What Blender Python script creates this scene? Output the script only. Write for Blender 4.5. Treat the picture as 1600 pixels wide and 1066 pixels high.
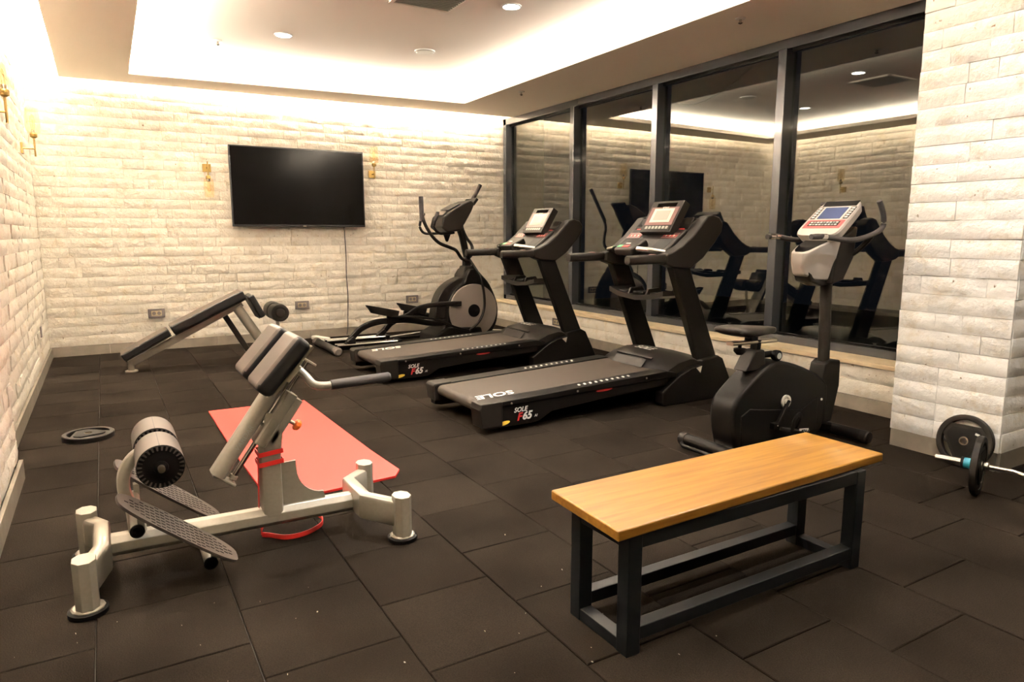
import bpy, bmesh, math, random
from mathutils import Vector, Matrix
random.seed(7)
PI = math.pi
SC = bpy.context.scene
COL = SC.collection
for o in list(bpy.data.objects):
    bpy.data.objects.remove(o)

# ------------------------------------------------------------------ camera
F_PX = 1076.69
YAW, PITCH, ROLL, CAM_H = 0.5314, 0.15381, -0.00102, 1.5045
cam_data = bpy.data.cameras.new('camera')
cam_data.sensor_width = 36.0
cam_data.lens = 36.0 * F_PX / 1600.0
cam_data.clip_start = 0.05
cam = bpy.data.objects.new('camera', cam_data)
COL.objects.link(cam)
d_ = Vector((math.sin(YAW) * math.cos(PITCH), math.cos(YAW) * math.cos(PITCH), -math.sin(PITCH)))
r_ = Vector((math.cos(YAW), -math.sin(YAW), 0))
u_ = r_.cross(d_)
r2 = r_ * math.cos(ROLL) + u_ * math.sin(ROLL)
u2 = -r_ * math.sin(ROLL) + u_ * math.cos(ROLL)
cam.matrix_world = Matrix(((r2.x, u2.x, -d_.x, 0), (r2.y, u2.y, -d_.y, 0), (r2.z, u2.z, -d_.z, CAM_H), (0, 0, 0, 1)))
SC.camera = cam

# ------------------------------------------------------------------ world, exposure
w = bpy.data.worlds.new('night')
SC.world = w
w.use_nodes = True
w.node_tree.nodes['Background'].inputs[0].default_value = (0.012, 0.013, 0.018, 1)
w.node_tree.nodes['Background'].inputs[1].default_value = 0.3
SC.view_settings.view_transform = 'Standard'
SC.view_settings.look = 'None'
SC.view_settings.gamma = 1.0
SC.view_settings.use_curve_mapping = False
SC.view_settings.exposure = 1.25

# room dimensions
XL, YB, YF, XR = -0.66, 10.13, -3.2, 5.78      # left wall, back wall, front wall, window frame plane
Z_SLAB, Z_TOP = 3.345, 3.53                    # soffit underside, upper ceiling
GLASS_X = 5.88
SLAB_T = 0.06

# ------------------------------------------------------------------ lamps (LED strips lying on the soffit, recessed downlights)
def area(name, loc, sx, sy, power, color, rot=(0, 0, 0), spread=PI):
    l = bpy.data.lights.new(name, 'AREA')
    l.shape = 'RECTANGLE'; l.size = sx; l.size_y = sy
    l.energy = power; l.color = color; l.spread = spread
    o = bpy.data.objects.new(name, l)
    o.location = loc; o.rotation_euler = rot
    COL.objects.link(o)
    return o
COVE = (1.0, 0.915, 0.80)
DOWN = (1.0, 0.97, 0.93)
KC = 94.0      # watts per metre of strip
KD = 110.0
zs = Z_SLAB + SLAB_T + 0.012
# tray strips (shine up, set back from the opening)
area('led_strip', (2.5, 9.42, zs), 4.3, 0.03, KC * 4.3, COVE, (PI, 0, 0))
area('led_strip', (0.30, 4.6, zs), 0.03, 9.6, KC * 9.6, COVE, (PI, 0, 0))
area('led_strip', (4.70, 4.6, zs), 0.03, 9.6, KC * 9.6, COVE, (PI, 0, 0))
# wall-side strips
area('led_strip', (2.7, 9.72, zs), 5.6, 0.03, KC * 5.6 * 1.15, COVE, (PI, 0, 0))
area('led_strip', (-0.36, 5.7, zs), 0.03, 8.4, KC * 8.4 * 0.85, COVE, (PI, 0, 0))
DOWNLIGHTS = [(1.765, 7.62), (3.33, 5.67), (1.765, 3.6), (3.33, 1.6)]  # last one is unseen, added to brighten the pillar
def spot(loc, power, cone=88):
    l = bpy.data.lights.new('downlight_lamp', 'SPOT'); l.energy = power; l.color = DOWN; l.spot_size = math.radians(cone); l.spot_blend = 1.0
    l.shadow_soft_size = 0.07
    o = bpy.data.objects.new('downlight_lamp', l); o.location = loc; COL.objects.link(o)
for k_, (x, y) in enumerate(DOWNLIGHTS):
    spot((x, y, Z_TOP - 0.02), KD * (1.0, 1.0, 4.2, 1.35)[k_], (88, 88, 88, 150)[k_])  # wide cone lets the added lamp reach the pillar top

# ------------------------------------------------------------------ materials
def mat(name, col, rough=0.5, metal=0.0, emit=0.0, coat=0.0, spec=0.5, trans=0.0, noise=None, bump=None, var=0.0):
    m = bpy.data.materials.new(name)
    m.use_nodes = True
    nt = m.node_tree
    b = nt.nodes['Principled BSDF']
    c4 = (*col, 1)
    b.inputs['Base Color'].default_value = c4
    b.inputs['Roughness'].default_value = rough
    b.inputs['Metallic'].default_value = metal
    b.inputs['Specular IOR Level'].default_value = spec
    b.inputs['Coat Weight'].default_value = coat
    b.inputs['Transmission Weight'].default_value = trans
    if emit:
        b.inputs['Emission Color'].default_value = c4
        b.inputs['Emission Strength'].default_value = emit
    tc = nt.nodes.new('ShaderNodeTexCoord')
    out = None
    if noise:      # (scale, darker, lighter)
        n = nt.nodes.new('ShaderNodeTexNoise')
        n.inputs['Scale'].default_value = noise[0]
        n.inputs['Detail'].default_value = 6
        nt.links.new(tc.outputs['Object'], n.inputs['Vector'])
        r = nt.nodes.new('ShaderNodeValToRGB')
        r.color_ramp.elements[0].position = 0.32
        r.color_ramp.elements[1].position = 0.68
        r.color_ramp.elements[0].color = (*[c * noise[1] for c in col], 1)
        r.color_ramp.elements[1].color = (*[min(1, c * noise[2]) for c in col], 1)
        nt.links.new(n.outputs['Fac'], r.inputs['Fac'])
        nt.links.new(r.outputs['Color'], b.inputs['Base Color'])
        out = r.outputs['Color']
    if bump:       # (scale, strength, distance)
        n = nt.nodes.new('ShaderNodeTexNoise')
        n.inputs['Scale'].default_value = bump[0]
        n.inputs['Detail'].default_value = 5
        nt.links.new(tc.outputs['Object'], n.inputs['Vector'])
        bp = nt.nodes.new('ShaderNodeBump')
        bp.inputs['Strength'].default_value = bump[1]
        bp.inputs['Distance'].default_value = bump[2]
        nt.links.new(n.outputs['Fac'], bp.inputs['Height'])
        nt.links.new(bp.outputs['Normal'], b.inputs['Normal'])
    return m

def stone_mat(name, col):
    m = mat(name, col, rough=0.85, spec=0.25)
    nt = m.node_tree; b = nt.nodes['Principled BSDF']
    N = nt.nodes.new; Lk = nt.links.new
    geo = N('ShaderNodeNewGeometry')
    oi = N('ShaderNodeObjectInfo')
    n1 = N('ShaderNodeTexNoise'); n1.inputs['Scale'].default_value = 7; n1.inputs['Detail'].default_value = 8; n1.inputs['Roughness'].default_value = 0.65
    Lk(geo.outputs['Position'], n1.inputs['Vector'])
    r1 = N('ShaderNodeValToRGB')
    e = r1.color_ramp.elements
    e[0].position = 0.28; e[0].color = (col[0] * .84, col[1] * .78, col[2] * .68, 1)
    e[1].position = 0.50; e[1].color = (*col, 1)
    Lk(n1.outputs['Fac'], r1.inputs['Fac'])
    # per-stone tone
    mr = N('ShaderNodeMapRange'); mr.inputs['To Min'].default_value = 0.86; mr.inputs['To Max'].default_value = 1.06
    Lk(oi.outputs['Random'], mr.inputs['Value'])
    mx = N('ShaderNodeMix'); mx.data_type = 'RGBA'; mx.blend_type = 'MULTIPLY'; mx.inputs['Factor'].default_value = 1
    Lk(r1.outputs['Color'], mx.inputs['A']); 
    cc = N('ShaderNodeCombineColor')
    for k in ('Red', 'Green', 'Blue'): Lk(mr.outputs['Result'], cc.inputs[k])
    Lk(cc.outputs['Color'], mx.inputs['B'])
    # rare dark pits
    n2 = N('ShaderNodeTexNoise'); n2.inputs['Scale'].default_value = 26; n2.inputs['Detail'].default_value = 3
    Lk(geo.outputs['Position'], n2.inputs['Vector'])
    r2_ = N('ShaderNodeValToRGB'); r2_.color_ramp.elements[0].position = 0.235; r2_.color_ramp.elements[0].color = (.35, .26, .18, 1)
    r2_.color_ramp.elements[1].position = 0.30; r2_.color_ramp.elements[1].color = (1, 1, 1, 1)
    Lk(n2.outputs['Fac'], r2_.inputs['Fac'])
    mx2 = N('ShaderNodeMix'); mx2.data_type = 'RGBA'; mx2.blend_type = 'MULTIPLY'; mx2.inputs['Factor'].default_value = 1
    Lk(mx.outputs['Result'], mx2.inputs['A']); Lk(r2_.outputs['Color'], mx2.inputs['B'])
    Lk(mx2.outputs['Result'], b.inputs['Base Color'])
    n3 = N('ShaderNodeTexNoise'); n3.inputs['Scale'].default_value = 22; n3.inputs['Detail'].default_value = 7; n3.inputs['Roughness'].default_value = 0.6
    Lk(geo.outputs['Position'], n3.inputs['Vector'])
    bp = N('ShaderNodeBump'); bp.inputs['Strength'].default_value = 0.75; bp.inputs['Distance'].default_value = 0.018
    Lk(n3.outputs['Fac'], bp.inputs['Height']); Lk(bp.outputs['Normal'], b.inputs['Normal'])
    return m

def rubber_mat():
    m = mat('rubber_floor', (0.05, 0.04, 0.033), rough=0.9, spec=0.0)
    nt = m.node_tree; b = nt.nodes['Principled BSDF']; N = nt.nodes.new; Lk = nt.links.new
    geo = N('ShaderNodeNewGeometry'); oi = N('ShaderNodeObjectInfo')
    n1 = N('ShaderNodeTexNoise'); n1.inputs['Scale'].default_value = 2.2; n1.inputs['Detail'].default_value = 6
    n2 = N('ShaderNodeTexNoise'); n2.inputs['Scale'].default_value = 190; n2.inputs['Detail'].default_value = 2
    for n in (n1, n2): Lk(geo.outputs['Position'], n.inputs['Vector'])
    r1 = N('ShaderNodeValToRGB')
    r1.color_ramp.elements[0].position = .3; r1.color_ramp.elements[0].color = (.0066, .0053, .0042, 1)
    r1.color_ramp.elements[1].position = .72; r1.color_ramp.elements[1].color = (.0138, .0110, .0087, 1)
    Lk(n1.outputs['Fac'], r1.inputs['Fac'])
    r2_ = N('ShaderNodeValToRGB')
    r2_.color_ramp.elements[0].position = .35; r2_.color_ramp.elements[0].color = (.6, .6, .6, 1)
    r2_.color_ramp.elements[1].position = .70; r2_.color_ramp.elements[1].color = (1.5, 1.45, 1.4, 1)
    Lk(n2.outputs['Fac'], r2_.inputs['Fac'])
    mx = N('ShaderNodeMix'); mx.data_type = 'RGBA'; mx.blend_type = 'MULTIPLY'; mx.inputs['Factor'].default_value = 1
    Lk(r1.outputs['Color'], mx.inputs['A']); Lk(r2_.outputs['Color'], mx.inputs['B'])
    mr = N('ShaderNodeMapRange'); mr.inputs['To Min'].default_value = .85; mr.inputs['To Max'].default_value = 1.12
    Lk(oi.outputs['Random'], mr.inputs['Value'])
    vm = N('ShaderNodeVectorMath'); vm.operation = 'SCALE'
    Lk(mx.outputs['Result'], vm.inputs[0]); Lk(mr.outputs['Result'], vm.inputs['Scale'])
    Lk(vm.outputs['Vector'], b.inputs['Base Color'])
    bp = N('ShaderNodeBump'); bp.inputs['Strength'].default_value = .5; bp.inputs['Distance'].default_value = .002
    Lk(n2.outputs['Fac'], bp.inputs['Height']); Lk(bp.outputs['Normal'], b.inputs['Normal'])
    return m

def wood_mat():
    m = mat('pine_board', (.74, .42, .13), rough=0.36, coat=0.12, spec=.3)
    nt = m.node_tree; b = nt.nodes['Principled BSDF']; N = nt.nodes.new; Lk = nt.links.new
    tc = N('ShaderNodeTexCoord'); mp = N('ShaderNodeMapping'); mp.inputs['Scale'].default_value = (1.2, 16, 16)
    Lk(tc.outputs['Object'], mp.inputs['Vector'])
    n = N('ShaderNodeTexNoise'); n.inputs['Scale'].default_value = 2.0; n.inputs['Detail'].default_value = 8; n.inputs['Distortion'].default_value = .6
    Lk(mp.outputs['Vector'], n.inputs['Vector'])
    r = N('ShaderNodeValToRGB'); r.color_ramp.elements[0].position = .3; r.color_ramp.elements[0].color = (.165, .068, .0075, 1)
    r.color_ramp.elements[1].position = .62; r.color_ramp.elements[1].color = (.250, .124, .0185, 1)
    Lk(n.outputs['Fac'], r.inputs['Fac']); Lk(r.outputs['Color'], b.inputs['Base Color'])
    return m

def glass_mat():
    m = bpy.data.materials.new('window_glass'); m.use_nodes = True
    nt = m.node_tree; nt.nodes.clear(); N = nt.nodes.new; Lk = nt.links.new
    out = N('ShaderNodeOutputMaterial'); mix = N('ShaderNodeMixShader')
    tr = N('ShaderNodeBsdfTransparent'); tr.inputs['Color'].default_value = (.62, .66, .64, 1)
    gl = N('ShaderNodeBsdfGlossy'); gl.inputs['Roughness'].default_value = 0.0; gl.inputs['Color'].default_value = (1, .97, .90, 1)
    fr = N('ShaderNodeLayerWeight'); fr.inputs['Blend'].default_value = .5
    pw = N('ShaderNodeMath'); pw.operation = 'POWER'; pw.inputs[1].default_value = 5
    mm = N('ShaderNodeMath'); mm.operation = 'MULTIPLY_ADD'; mm.inputs[1].default_value = .90; mm.inputs[2].default_value = .13; mm.use_clamp = True
    Lk(fr.outputs['Facing'], pw.inputs[0]); Lk(pw.outputs[0], mm.inputs[0]); Lk(mm.outputs[0], mix.inputs[0]); Lk(tr.outputs[0], mix.inputs[1]); Lk(gl.outputs[0], mix.inputs[2])
    Lk(mix.outputs[0], out.inputs['Surface'])
    return m
def amber_glass():
    m = bpy.data.materials.new('amber_glass'); m.use_nodes = True
    nt = m.node_tree; nt.nodes.clear(); N = nt.nodes.new; Lk = nt.links.new
    out = N('ShaderNodeOutputMaterial'); mix = N('ShaderNodeMixShader')
    tr = N('ShaderNodeBsdfTransparent'); tr.inputs['Color'].default_value = (1.0, .93, .80, 1)
    gl = N('ShaderNodeBsdfGlossy'); gl.inputs['Roughness'].default_value = 0.03
    lw = N('ShaderNodeLayerWeight'); lw.inputs['Blend'].default_value = .5
    pw = N('ShaderNodeMath'); pw.operation = 'POWER'; pw.inputs[1].default_value = 4
    mm = N('ShaderNodeMath'); mm.operation = 'MULTIPLY_ADD'; mm.inputs[1].default_value = .6; mm.inputs[2].default_value = .04; mm.use_clamp = True
    Lk(lw.outputs['Facing'], pw.inputs[0]); Lk(pw.outputs[0], mm.inputs[0])
    Lk(mm.outputs[0], mix.inputs[0]); Lk(tr.outputs[0], mix.inputs[1]); Lk(gl.outputs[0], mix.inputs[2]); Lk(mix.outputs[0], out.inputs['Surface'])
    return m

M = dict(
    stone=stone_mat('split_stone', (.83, .785, .70)), stone_lit=stone_mat('split_stone_lit', (.95, .935, .90)),  # second stone: same stone, whiter light on the pillar put into its colour
    mortar=mat('stone_backing', (.62, .57, .49), rough=.9),
    plaster=mat('ceiling_paint', (.81, .74, .65), rough=.8, bump=(3, .06, .01)),
    base=mat('grey_skirting_tile', (.20, .175, .14), rough=.42, spec=.25, noise=(6, .8, 1.15)),
    sillstone=mat('travertine_sill', (.66, .54, .36), rough=.4, noise=(8, .88, 1.1)),
    rubber=rubber_mat(),
    under=mat('floor_joint', (.010, .008, .007), rough=.9),
    wood=wood_mat(),
    slate=mat('slate_metal', (.0060, .0065, .0075), rough=.45, spec=.12),
    frame=mat('window_aluminium', (.075, .078, .088), rough=.25, metal=.5, coat=.4),
    glass=glass_mat(), amber=amber_glass(),
    black=mat('black_plastic', (.0035, .0030, .0027), rough=.45, spec=.07),
    gloss=mat('gloss_black', (.005, .005, .0055), rough=.2, spec=.3),
    satin=mat('satin_black_metal', (.0042, .0035, .0030), rough=.38, spec=.07),
    dash=mat('dashboard_black', (.0085, .0068, .0057), rough=.42, spec=.10),
    belt=mat('running_belt', (.031, .0245, .0195), rough=.55, spec=.08, bump=(260, .25, .001)),
    cover=mat('motor_cover_black', (.0075, .0060, .0050), rough=.42, spec=.10),
    vinyl_lit=mat('black_vinyl_lit', (.042, .031, .026), rough=.42, spec=.3, bump=(160, .15, .001)),  # black vinyl, its sheen from the lamps put into a lighter colour
    vinyl_shaded=mat('black_vinyl_shaded', (.006, .0055, .0055), rough=.45, spec=.12),  # same vinyl, darker copy for the shaded sides
    foam=mat('grey_foam', (.075, .060, .051), rough=.6, spec=.25),
    silver=mat('silver_paint', (.30, .272, .222), rough=.3, metal=.15, coat=.3, noise=(60, .95, 1.04)),
    chrome=mat('chrome', (.48, .46, .43), rough=.16, metal=1.0),
    steel=mat('brushed_steel', (.40, .35, .28), rough=.3, metal=1.0),
    grip=mat('foam_grip', (.030, .026, .026), rough=.7, spec=.2),
    tread=mat('foot_plate_rubber', (.040, .031, .026), rough=.7, spec=.2),
    treadlo=mat('foot_plate_groove', (.008, .0065, .006), rough=.8, spec=.1),
    coral=mat('coral_mat', (.58, .068, .056), rough=.8, spec=.1, bump=(300, .2, .001)),
    red=mat('red_rubber', (.62, .025, .02), rough=.45),
    orange=mat('orange_plastic', (.90, .17, .02), rough=.35),
    blue=mat('blue_collar', (.03, .30, .42), rough=.4),
    brass=mat('brass', (.36, .25, .085), rough=.38, metal=.8),
    white=mat('white_print', (.62, .60, .56), rough=.5),
    redprint=mat('red_print', (.38, .018, .018), rough=.45),
    greenprint=mat('green_print', (.05, .45, .15), rough=.45),
    yellow=mat('yellow_sticker', (.70, .47, .05), rough=.5),
    lcd=mat('lcd_grey', (.36, .37, .33), rough=.25),
    bluelcd=mat('lcd_blue', (.025, .04, .11), rough=.2),
    paleplast=mat('pale_console_plastic', (.30, .27, .245), rough=.35),
    discgrey=mat('grey_disc', (.24, .205, .185), rough=.35, metal=.3),
    screen=mat('tv_screen', (.0018, .0016, .0016), rough=.15, spec=.07),
    bezel=mat('tv_bezel', (.006, .006, .007), rough=.3),
    socketframe=mat('socket_frame', (.10, .085, .085), rough=.4),
    socketin=mat('socket_insert', (.42, .34, .20), rough=.4),
    lampdisc=mat('downlight_disc', (1, .93, .84), emit=14.0),
    bulb=mat('lamp_glass_bulb', (.9, .85, .75), rough=.15),
    cable=mat('black_cable', (.02, .02, .02), rough=.5),
    whitecable=mat('white_cable', (.75, .73, .68), rough=.5),
    vent=mat('vent_metal', (.60, .56, .48), rough=.5),
    ventdark=mat('vent_inside', (.10, .085, .065), rough=.8),
    outside=mat('outside_ground', (.05, .048, .045), rough=.8),
    burgundy=mat('burgundy_panel', (.10, .035, .03), rough=.35),
)

# ------------------------------------------------------------------ mesh helpers
ORG = Vector((0, 0, 0))
def obj(name, bm, m, parent=None, smooth=30, bevel=0.0, seg=2, kind=None):
    me = bpy.data.meshes.new(name)
    bmesh.ops.recalc_face_normals(bm, faces=bm.faces)
    bmesh.ops.translate(bm, verts=bm.verts, vec=-ORG)
    bm.to_mesh(me); bm.free()
    for x in (m if isinstance(m, (list, tuple)) else [m]):
        me.materials.append(M[x])
    if smooth:
        me.polygons.foreach_set('use_smooth', [True] * len(me.polygons))
        me.set_sharp_from_angle(angle=math.radians(smooth))
    o = bpy.data.objects.new(name, me)
    COL.objects.link(o)
    if parent: o.parent = parent
    if bevel:
        md = o.modifiers.new('bevel', 'BEVEL'); md.width = bevel; md.segments = seg; md.limit_method = 'ANGLE'
        md.angle_limit = math.radians(35); md.harden_normals = True
    if kind: o['kind'] = kind
    return o
def thing(name, label, cat, loc, group=None):
    global ORG
    o = bpy.data.objects.new(name, None); COL.objects.link(o)
    o.empty_display_size = .1
    o.location = loc; ORG = Vector(loc)
    o['label'] = label; o['category'] = cat
    if group: o['group'] = group
    return o
def tag(o, label, cat, group=None):
    o['label'] = label; o['category'] = cat
    if group: o['group'] = group
    return o
def dup(root, delta, label):
    r = root.copy(); COL.objects.link(r); r.location = root.location + Vector(delta); r['label'] = label
    for ch in list(root.children):
        c = ch.copy(); COL.objects.link(c); c.parent = r
        for g in ch.children:
            d = g.copy(); COL.objects.link(d); d.parent = c
    return r
def NB(): return bmesh.new()
def box(bm, x0, x1, y0, y1, z0, z1, mi=0):
    v = [bm.verts.new((x, y, z)) for x in (x0, x1) for y in (y0, y1) for z in (z0, z1)]
    for f in ((0, 1, 3, 2), (4, 6, 7, 5), (0, 4, 5, 1), (2, 3, 7, 6), (0, 2, 6, 4), (1, 5, 7, 3)):
        fc = bm.faces.new([v[i] for i in f]); fc.material_index = mi
    return bm
def bx(*a): return box(NB(), *a)
def prism(bm, pts, a0, a1, axis='y', mi=0):
    """polygon pts in the plane normal to axis, extruded from a0 to a1"""
    def P3(p, a):
        return {'y': (p[0], a, p[1]), 'x': (a, p[0], p[1]), 'z': (p[0], p[1], a)}[axis]
    A = [bm.verts.new(P3(p, a0)) for p in pts]; B = [bm.verts.new(P3(p, a1)) for p in pts]
    n = len(pts)
    fs = [bm.faces.new(A), bm.faces.new(B[::-1])]
    for i in range(n): fs.append(bm.faces.new((A[i], B[i], B[(i + 1) % n], A[(i + 1) % n])))
    for f in fs: f.material_index = mi
    return bm
def cat(pts, n=6):
    """smooth a polyline (Catmull-Rom)"""
    P = [Vector(p) for p in pts]; out = []
    for i in range(len(P) - 1):
        p0 = P[max(i - 1, 0)]; p1 = P[i]; p2 = P[i + 1]; p3 = P[min(i + 2, len(P) - 1)]
        for k in range(n):
            t = k / n
            out.append(.5 * ((2 * p1) + (-p0 + p2) * t + (2 * p0 - 5 * p1 + 4 * p2 - p3) * t * t + (-p0 + 3 * p1 - 3 * p2 + p3) * t ** 3))
    out.append(P[-1]); return out
def sweep(bm, pts, sec, up=(0, 0, 1), mi=0, scale=None):
    """sweep a closed 2-D section (side, up) along pts"""
    P = [Vector(p) for p in pts]; up = Vector(up); rings = []
    for i, p in enumerate(P):
        t = (P[min(i + 1, len(P) - 1)] - P[max(i - 1, 0)]).normalized()
        s = t.cross(up)
        if s.length < 1e-4: s = t.cross(Vector((0, 1, 0)))
        s.normalize(); u = s.cross(t).normalized()
        k = scale[i] if scale else 1
        rings.append([bm.verts.new(p + s * a * k + u * b * k) for a, b in sec])
    n = len(sec); fs = []
    for i in range(len(P) - 1):
        for j in range(n):
            fs.append(bm.faces.new((rings[i][j], rings[i][(j + 1) % n], rings[i + 1][(j + 1) % n], rings[i + 1][j])))
    fs.append(bm.faces.new(rings[0][::-1])); fs.append(bm.faces.new(rings[-1]))
    for f in fs: f.material_index = mi
    return bm
def circ(r, n=14, r2=None): return [(r * math.cos(2 * PI * i / n), (r2 or r) * math.sin(2 * PI * i / n)) for i in range(n)]
def rrect(a, b, c=.2, n=3):
    """rounded rectangle section half sizes a, b"""
    r = min(a, b) * c * 2; out = []
    for sx, sy, a0 in ((1, 1, 0), (-1, 1, 90), (-1, -1, 180), (1, -1, 270)):
        for k in range(n + 1):
            t = math.radians(a0 + 90 * k / n)
            out.append((sx * (a - r) + r * math.cos(t), sy * (b - r) + r * math.sin(t)))
    return out
def tube(bm, pts, r, n=12, up=(0, .01, 1), mi=0, scale=None): return sweep(bm, pts, circ(r, n), up, mi, scale)
def tb(pts, r, n=12, up=(0, .01, 1)): return tube(NB(), pts, r, n, up)
def lathe(bm, prof, c, axis='z', n=24, mi=0):
    """prof: list of (radius, distance along axis); closed at both ends"""
    c = Vector(c); ax = {'x': Vector((1, 0, 0)), 'y': Vector((0, 1, 0)), 'z': Vector((0, 0, 1))}.get(axis, axis) if isinstance(axis, str) else Vector(axis).normalized()
    s = ax.cross(Vector((0, 0, 1)))
    if s.length < 1e-3: s = Vector((1, 0, 0))
    s.normalize(); u = s.cross(ax)
    rings = []
    for r, h in prof:
        rings.append([bm.verts.new(c + ax * h + (s * math.cos(2 * PI * i / n) + u * math.sin(2 * PI * i / n)) * max(r, 1e-4)) for i in range(n)])
    fs = []
    for a, b in zip(rings, rings[1:]):
        for j in range(n): fs.append(bm.faces.new((a[j], a[(j + 1) % n], b[(j + 1) % n], b[j])))
    fs.append(bm.faces.new(rings[0][::-1])); fs.append(bm.faces.new(rings[-1]))
    for f in fs: f.material_index = mi
    return bm
def obox(bm, c, ex, ey, ez, hx, hy, hz, mi=0):
    """oriented box: centre, axes, half sizes"""
    c, ex, ey, ez = Vector(c), Vector(ex).normalized(), Vector(ey).normalized(), Vector(ez).normalized()
    v = [bm.verts.new(c + ex * hx * a + ey * hy * b + ez * hz * d) for a in (-1, 1) for b in (-1, 1) for d in (-1, 1)]
    for f in ((0, 1, 3, 2), (4, 6, 7, 5), (0, 4, 5, 1), (2, 3, 7, 6), (0, 2, 6, 4), (1, 5, 7, 3)):
        fc = bm.faces.new([v[i] for i in f]); fc.material_index = mi
    return bm
def text(name, s, size, pos, ex, ey, m, parent, shear=0.0, ext=0.0006, bold=0.0, align='CENTER'):
    """flat print: ex = reading direction, ey = letter-up direction (world vectors)"""
    cu = bpy.data.curves.new(name, 'FONT'); cu.body = s; cu.size = size; cu.extrude = ext; cu.shear = shear
    cu.align_x = align; cu.align_y = 'CENTER'; cu.offset = bold; cu.resolution_u = 3
    t = bpy.data.objects.new('tmp', cu); COL.objects.link(t)
    me = bpy.data.meshes.new_from_object(t)
    bpy.data.objects.remove(t)
    ex = Vector(ex).normalized(); ey = Vector(ey).normalized(); ez = ex.cross(ey).normalized(); ey = ez.cross(ex)
    Mx = Matrix(((ex.x, ey.x, ez.x, pos[0] - ORG.x), (ex.y, ey.y, ez.y, pos[1] - ORG.y), (ex.z, ey.z, ez.z, pos[2] - ORG.z), (0, 0, 0, 1)))
    me.transform(Mx); me.materials.clear(); me.materials.append(M[m])
    o = bpy.data.objects.new(name, me); COL.objects.link(o); o.parent = parent
    return o

# ------------------------------------------------------------------ structure
ORG = Vector((0, 0, 0))
camp = Vector((0, 0, CAM_H))
# stones: a few rough-faced blocks, sharing mesh data
COURSE = 0.1225
STONES = {}
def stone_mesh(L, k, h=COURSE - .003, depth=.030, m='stone'):
    key = (L, k, h, m)
    if key in STONES: return STONES[key]
    rnd = random.Random(int(L * 1000) * 31 + k)
    nx = 5 if L > .3 else 4; nz = 3
    bm = bmesh.new(); g = []
    j = depth + rnd.uniform(-.004, .006)
    for a in range(nx + 1):
        row = []
        for b in range(nz + 1):
            u = a / nx * L; v = b / nz * h
            edge = (a in (0, nx)) or (b in (0, nz))
            w_ = j + (rnd.uniform(-.009, -.003) if edge else rnd.uniform(-.003, .013))
            if b == nz: w_ += .002
            if not edge: u += rnd.uniform(-.25, .25) * L / nx; v += rnd.uniform(-.012, .012)
            row.append(bm.verts.new((u, w_, v)))
        g.append(row)
    for a in range(nx):
        for b in range(nz):
            bm.faces.new((g[a][b], g[a + 1][b], g[a + 1][b + 1], g[a][b + 1]))
    # sides back to the wall
    per = [g[a][0] for a in range(nx + 1)] + [g[nx][b] for b in range(1, nz + 1)] + [g[a][nz] for a in range(nx - 1, -1, -1)] + [g[0][b] for b in range(nz - 1, 0, -1)]
    bk = [bm.verts.new((v.co.x, 0, v.co.z)) for v in per]
    n = len(per)
    for i in range(n): bm.faces.new((per[i], bk[i], bk[(i + 1) % n], per[(i + 1) % n]))
    bmesh.ops.recalc_face_normals(bm, faces=bm.faces)
    me = bpy.data.meshes.new('stone'); bm.to_mesh(me); bm.free()
    me.materials.append(M[m])
    me.polygons.foreach_set('use_smooth', [True] * len(me.polygons)); me.set_sharp_from_angle(angle=math.radians(42))
    STONES[key] = me; return me
LENS = [.17, .23, .29, .35, .41, .47, .53, .60]
def stone_field(wall, A, B, z0, z1, nrm, limit=300, skip=None, seed=1, course=COURSE, h=None, m='stone'):
    """lay courses of stones along A->B (2-D), facing nrm; nearest `limit` as parts, the rest joined as one stuff part"""
    rnd = random.Random(seed)
    A = Vector((A[0], A[1], 0)); B = Vector((B[0], B[1], 0)); t = (B - A); Ltot = t.length; t.normalize()
    nrm = Vector((nrm[0], nrm[1], 0)).normalized()
    flip = t.cross(Vector((0, 0, 1))).dot(nrm)      # local +y must point along nrm
    items = []
    z = z0; r = 0
    while z < z1 - .02:
        hh = min(course, z1 - z)
        u = 0.0; first = True
        while u < Ltot - .004:
            L = rnd.choice(LENS)
            if first: L = rnd.choice(LENS[:5]); first = False
            rest = Ltot - u
            if rest < L + .10: L = rest if rest < .66 else rest * .5
            Lr = round(L, 3)
            p = A + t * u; p.z = z + rnd.uniform(-.001, .001)
            items.append((p, Lr, rnd.randrange(4), hh))
            u += L
        z += course; r += 1
    if skip: items = [i for i in items if not skip(i)]
    items.sort(key=lambda i: (i[0] + t * i[1] * .5 - camp).length)
    # local frame: x along t, y along nrm, z up ; if left-handed, start from the far end
    def mtx(p, L):
        if t.cross(nrm).z > 0: ex, o_ = t, p
        else: ex, o_ = -t, p + t * L
        Mx = Matrix(((ex.x, nrm.x, 0, o_.x), (ex.y, nrm.y, 0, o_.y), (0, 0, 1, o_.z), (0, 0, 0, 1)))
        return Mx
    def mesh_for(L, k, hh):
        base = min(LENS, key=lambda q: abs(q - L))
        return stone_mesh(base, k, m=m), L / base, hh / COURSE
    for p, L, k, hh in items[:limit]:
        me, sx, sz = mesh_for(L - .0025, k, hh)
        o = bpy.data.objects.new('stone', me); COL.objects.link(o); o.parent = wall
        o.matrix_local = mtx(p, L) @ Matrix.Diagonal((sx, 1, sz, 1))
    if len(items) > limit:
        bm = NB()
        for p, L, k, hh in items[limit:]:
            me, sx, sz = mesh_for(L - .0025, k, hh)
            n0 = len(bm.verts)
            bm.from_mesh(me); bm.verts.ensure_lookup_table()
            T = mtx(p, L) @ Matrix.Diagonal((sx, 1, sz, 1))
            for v in bm.verts[n0:]: v.co = T @ v.co
        o = obj('stone', bm, m, wall, smooth=42, kind='stuff')

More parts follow.
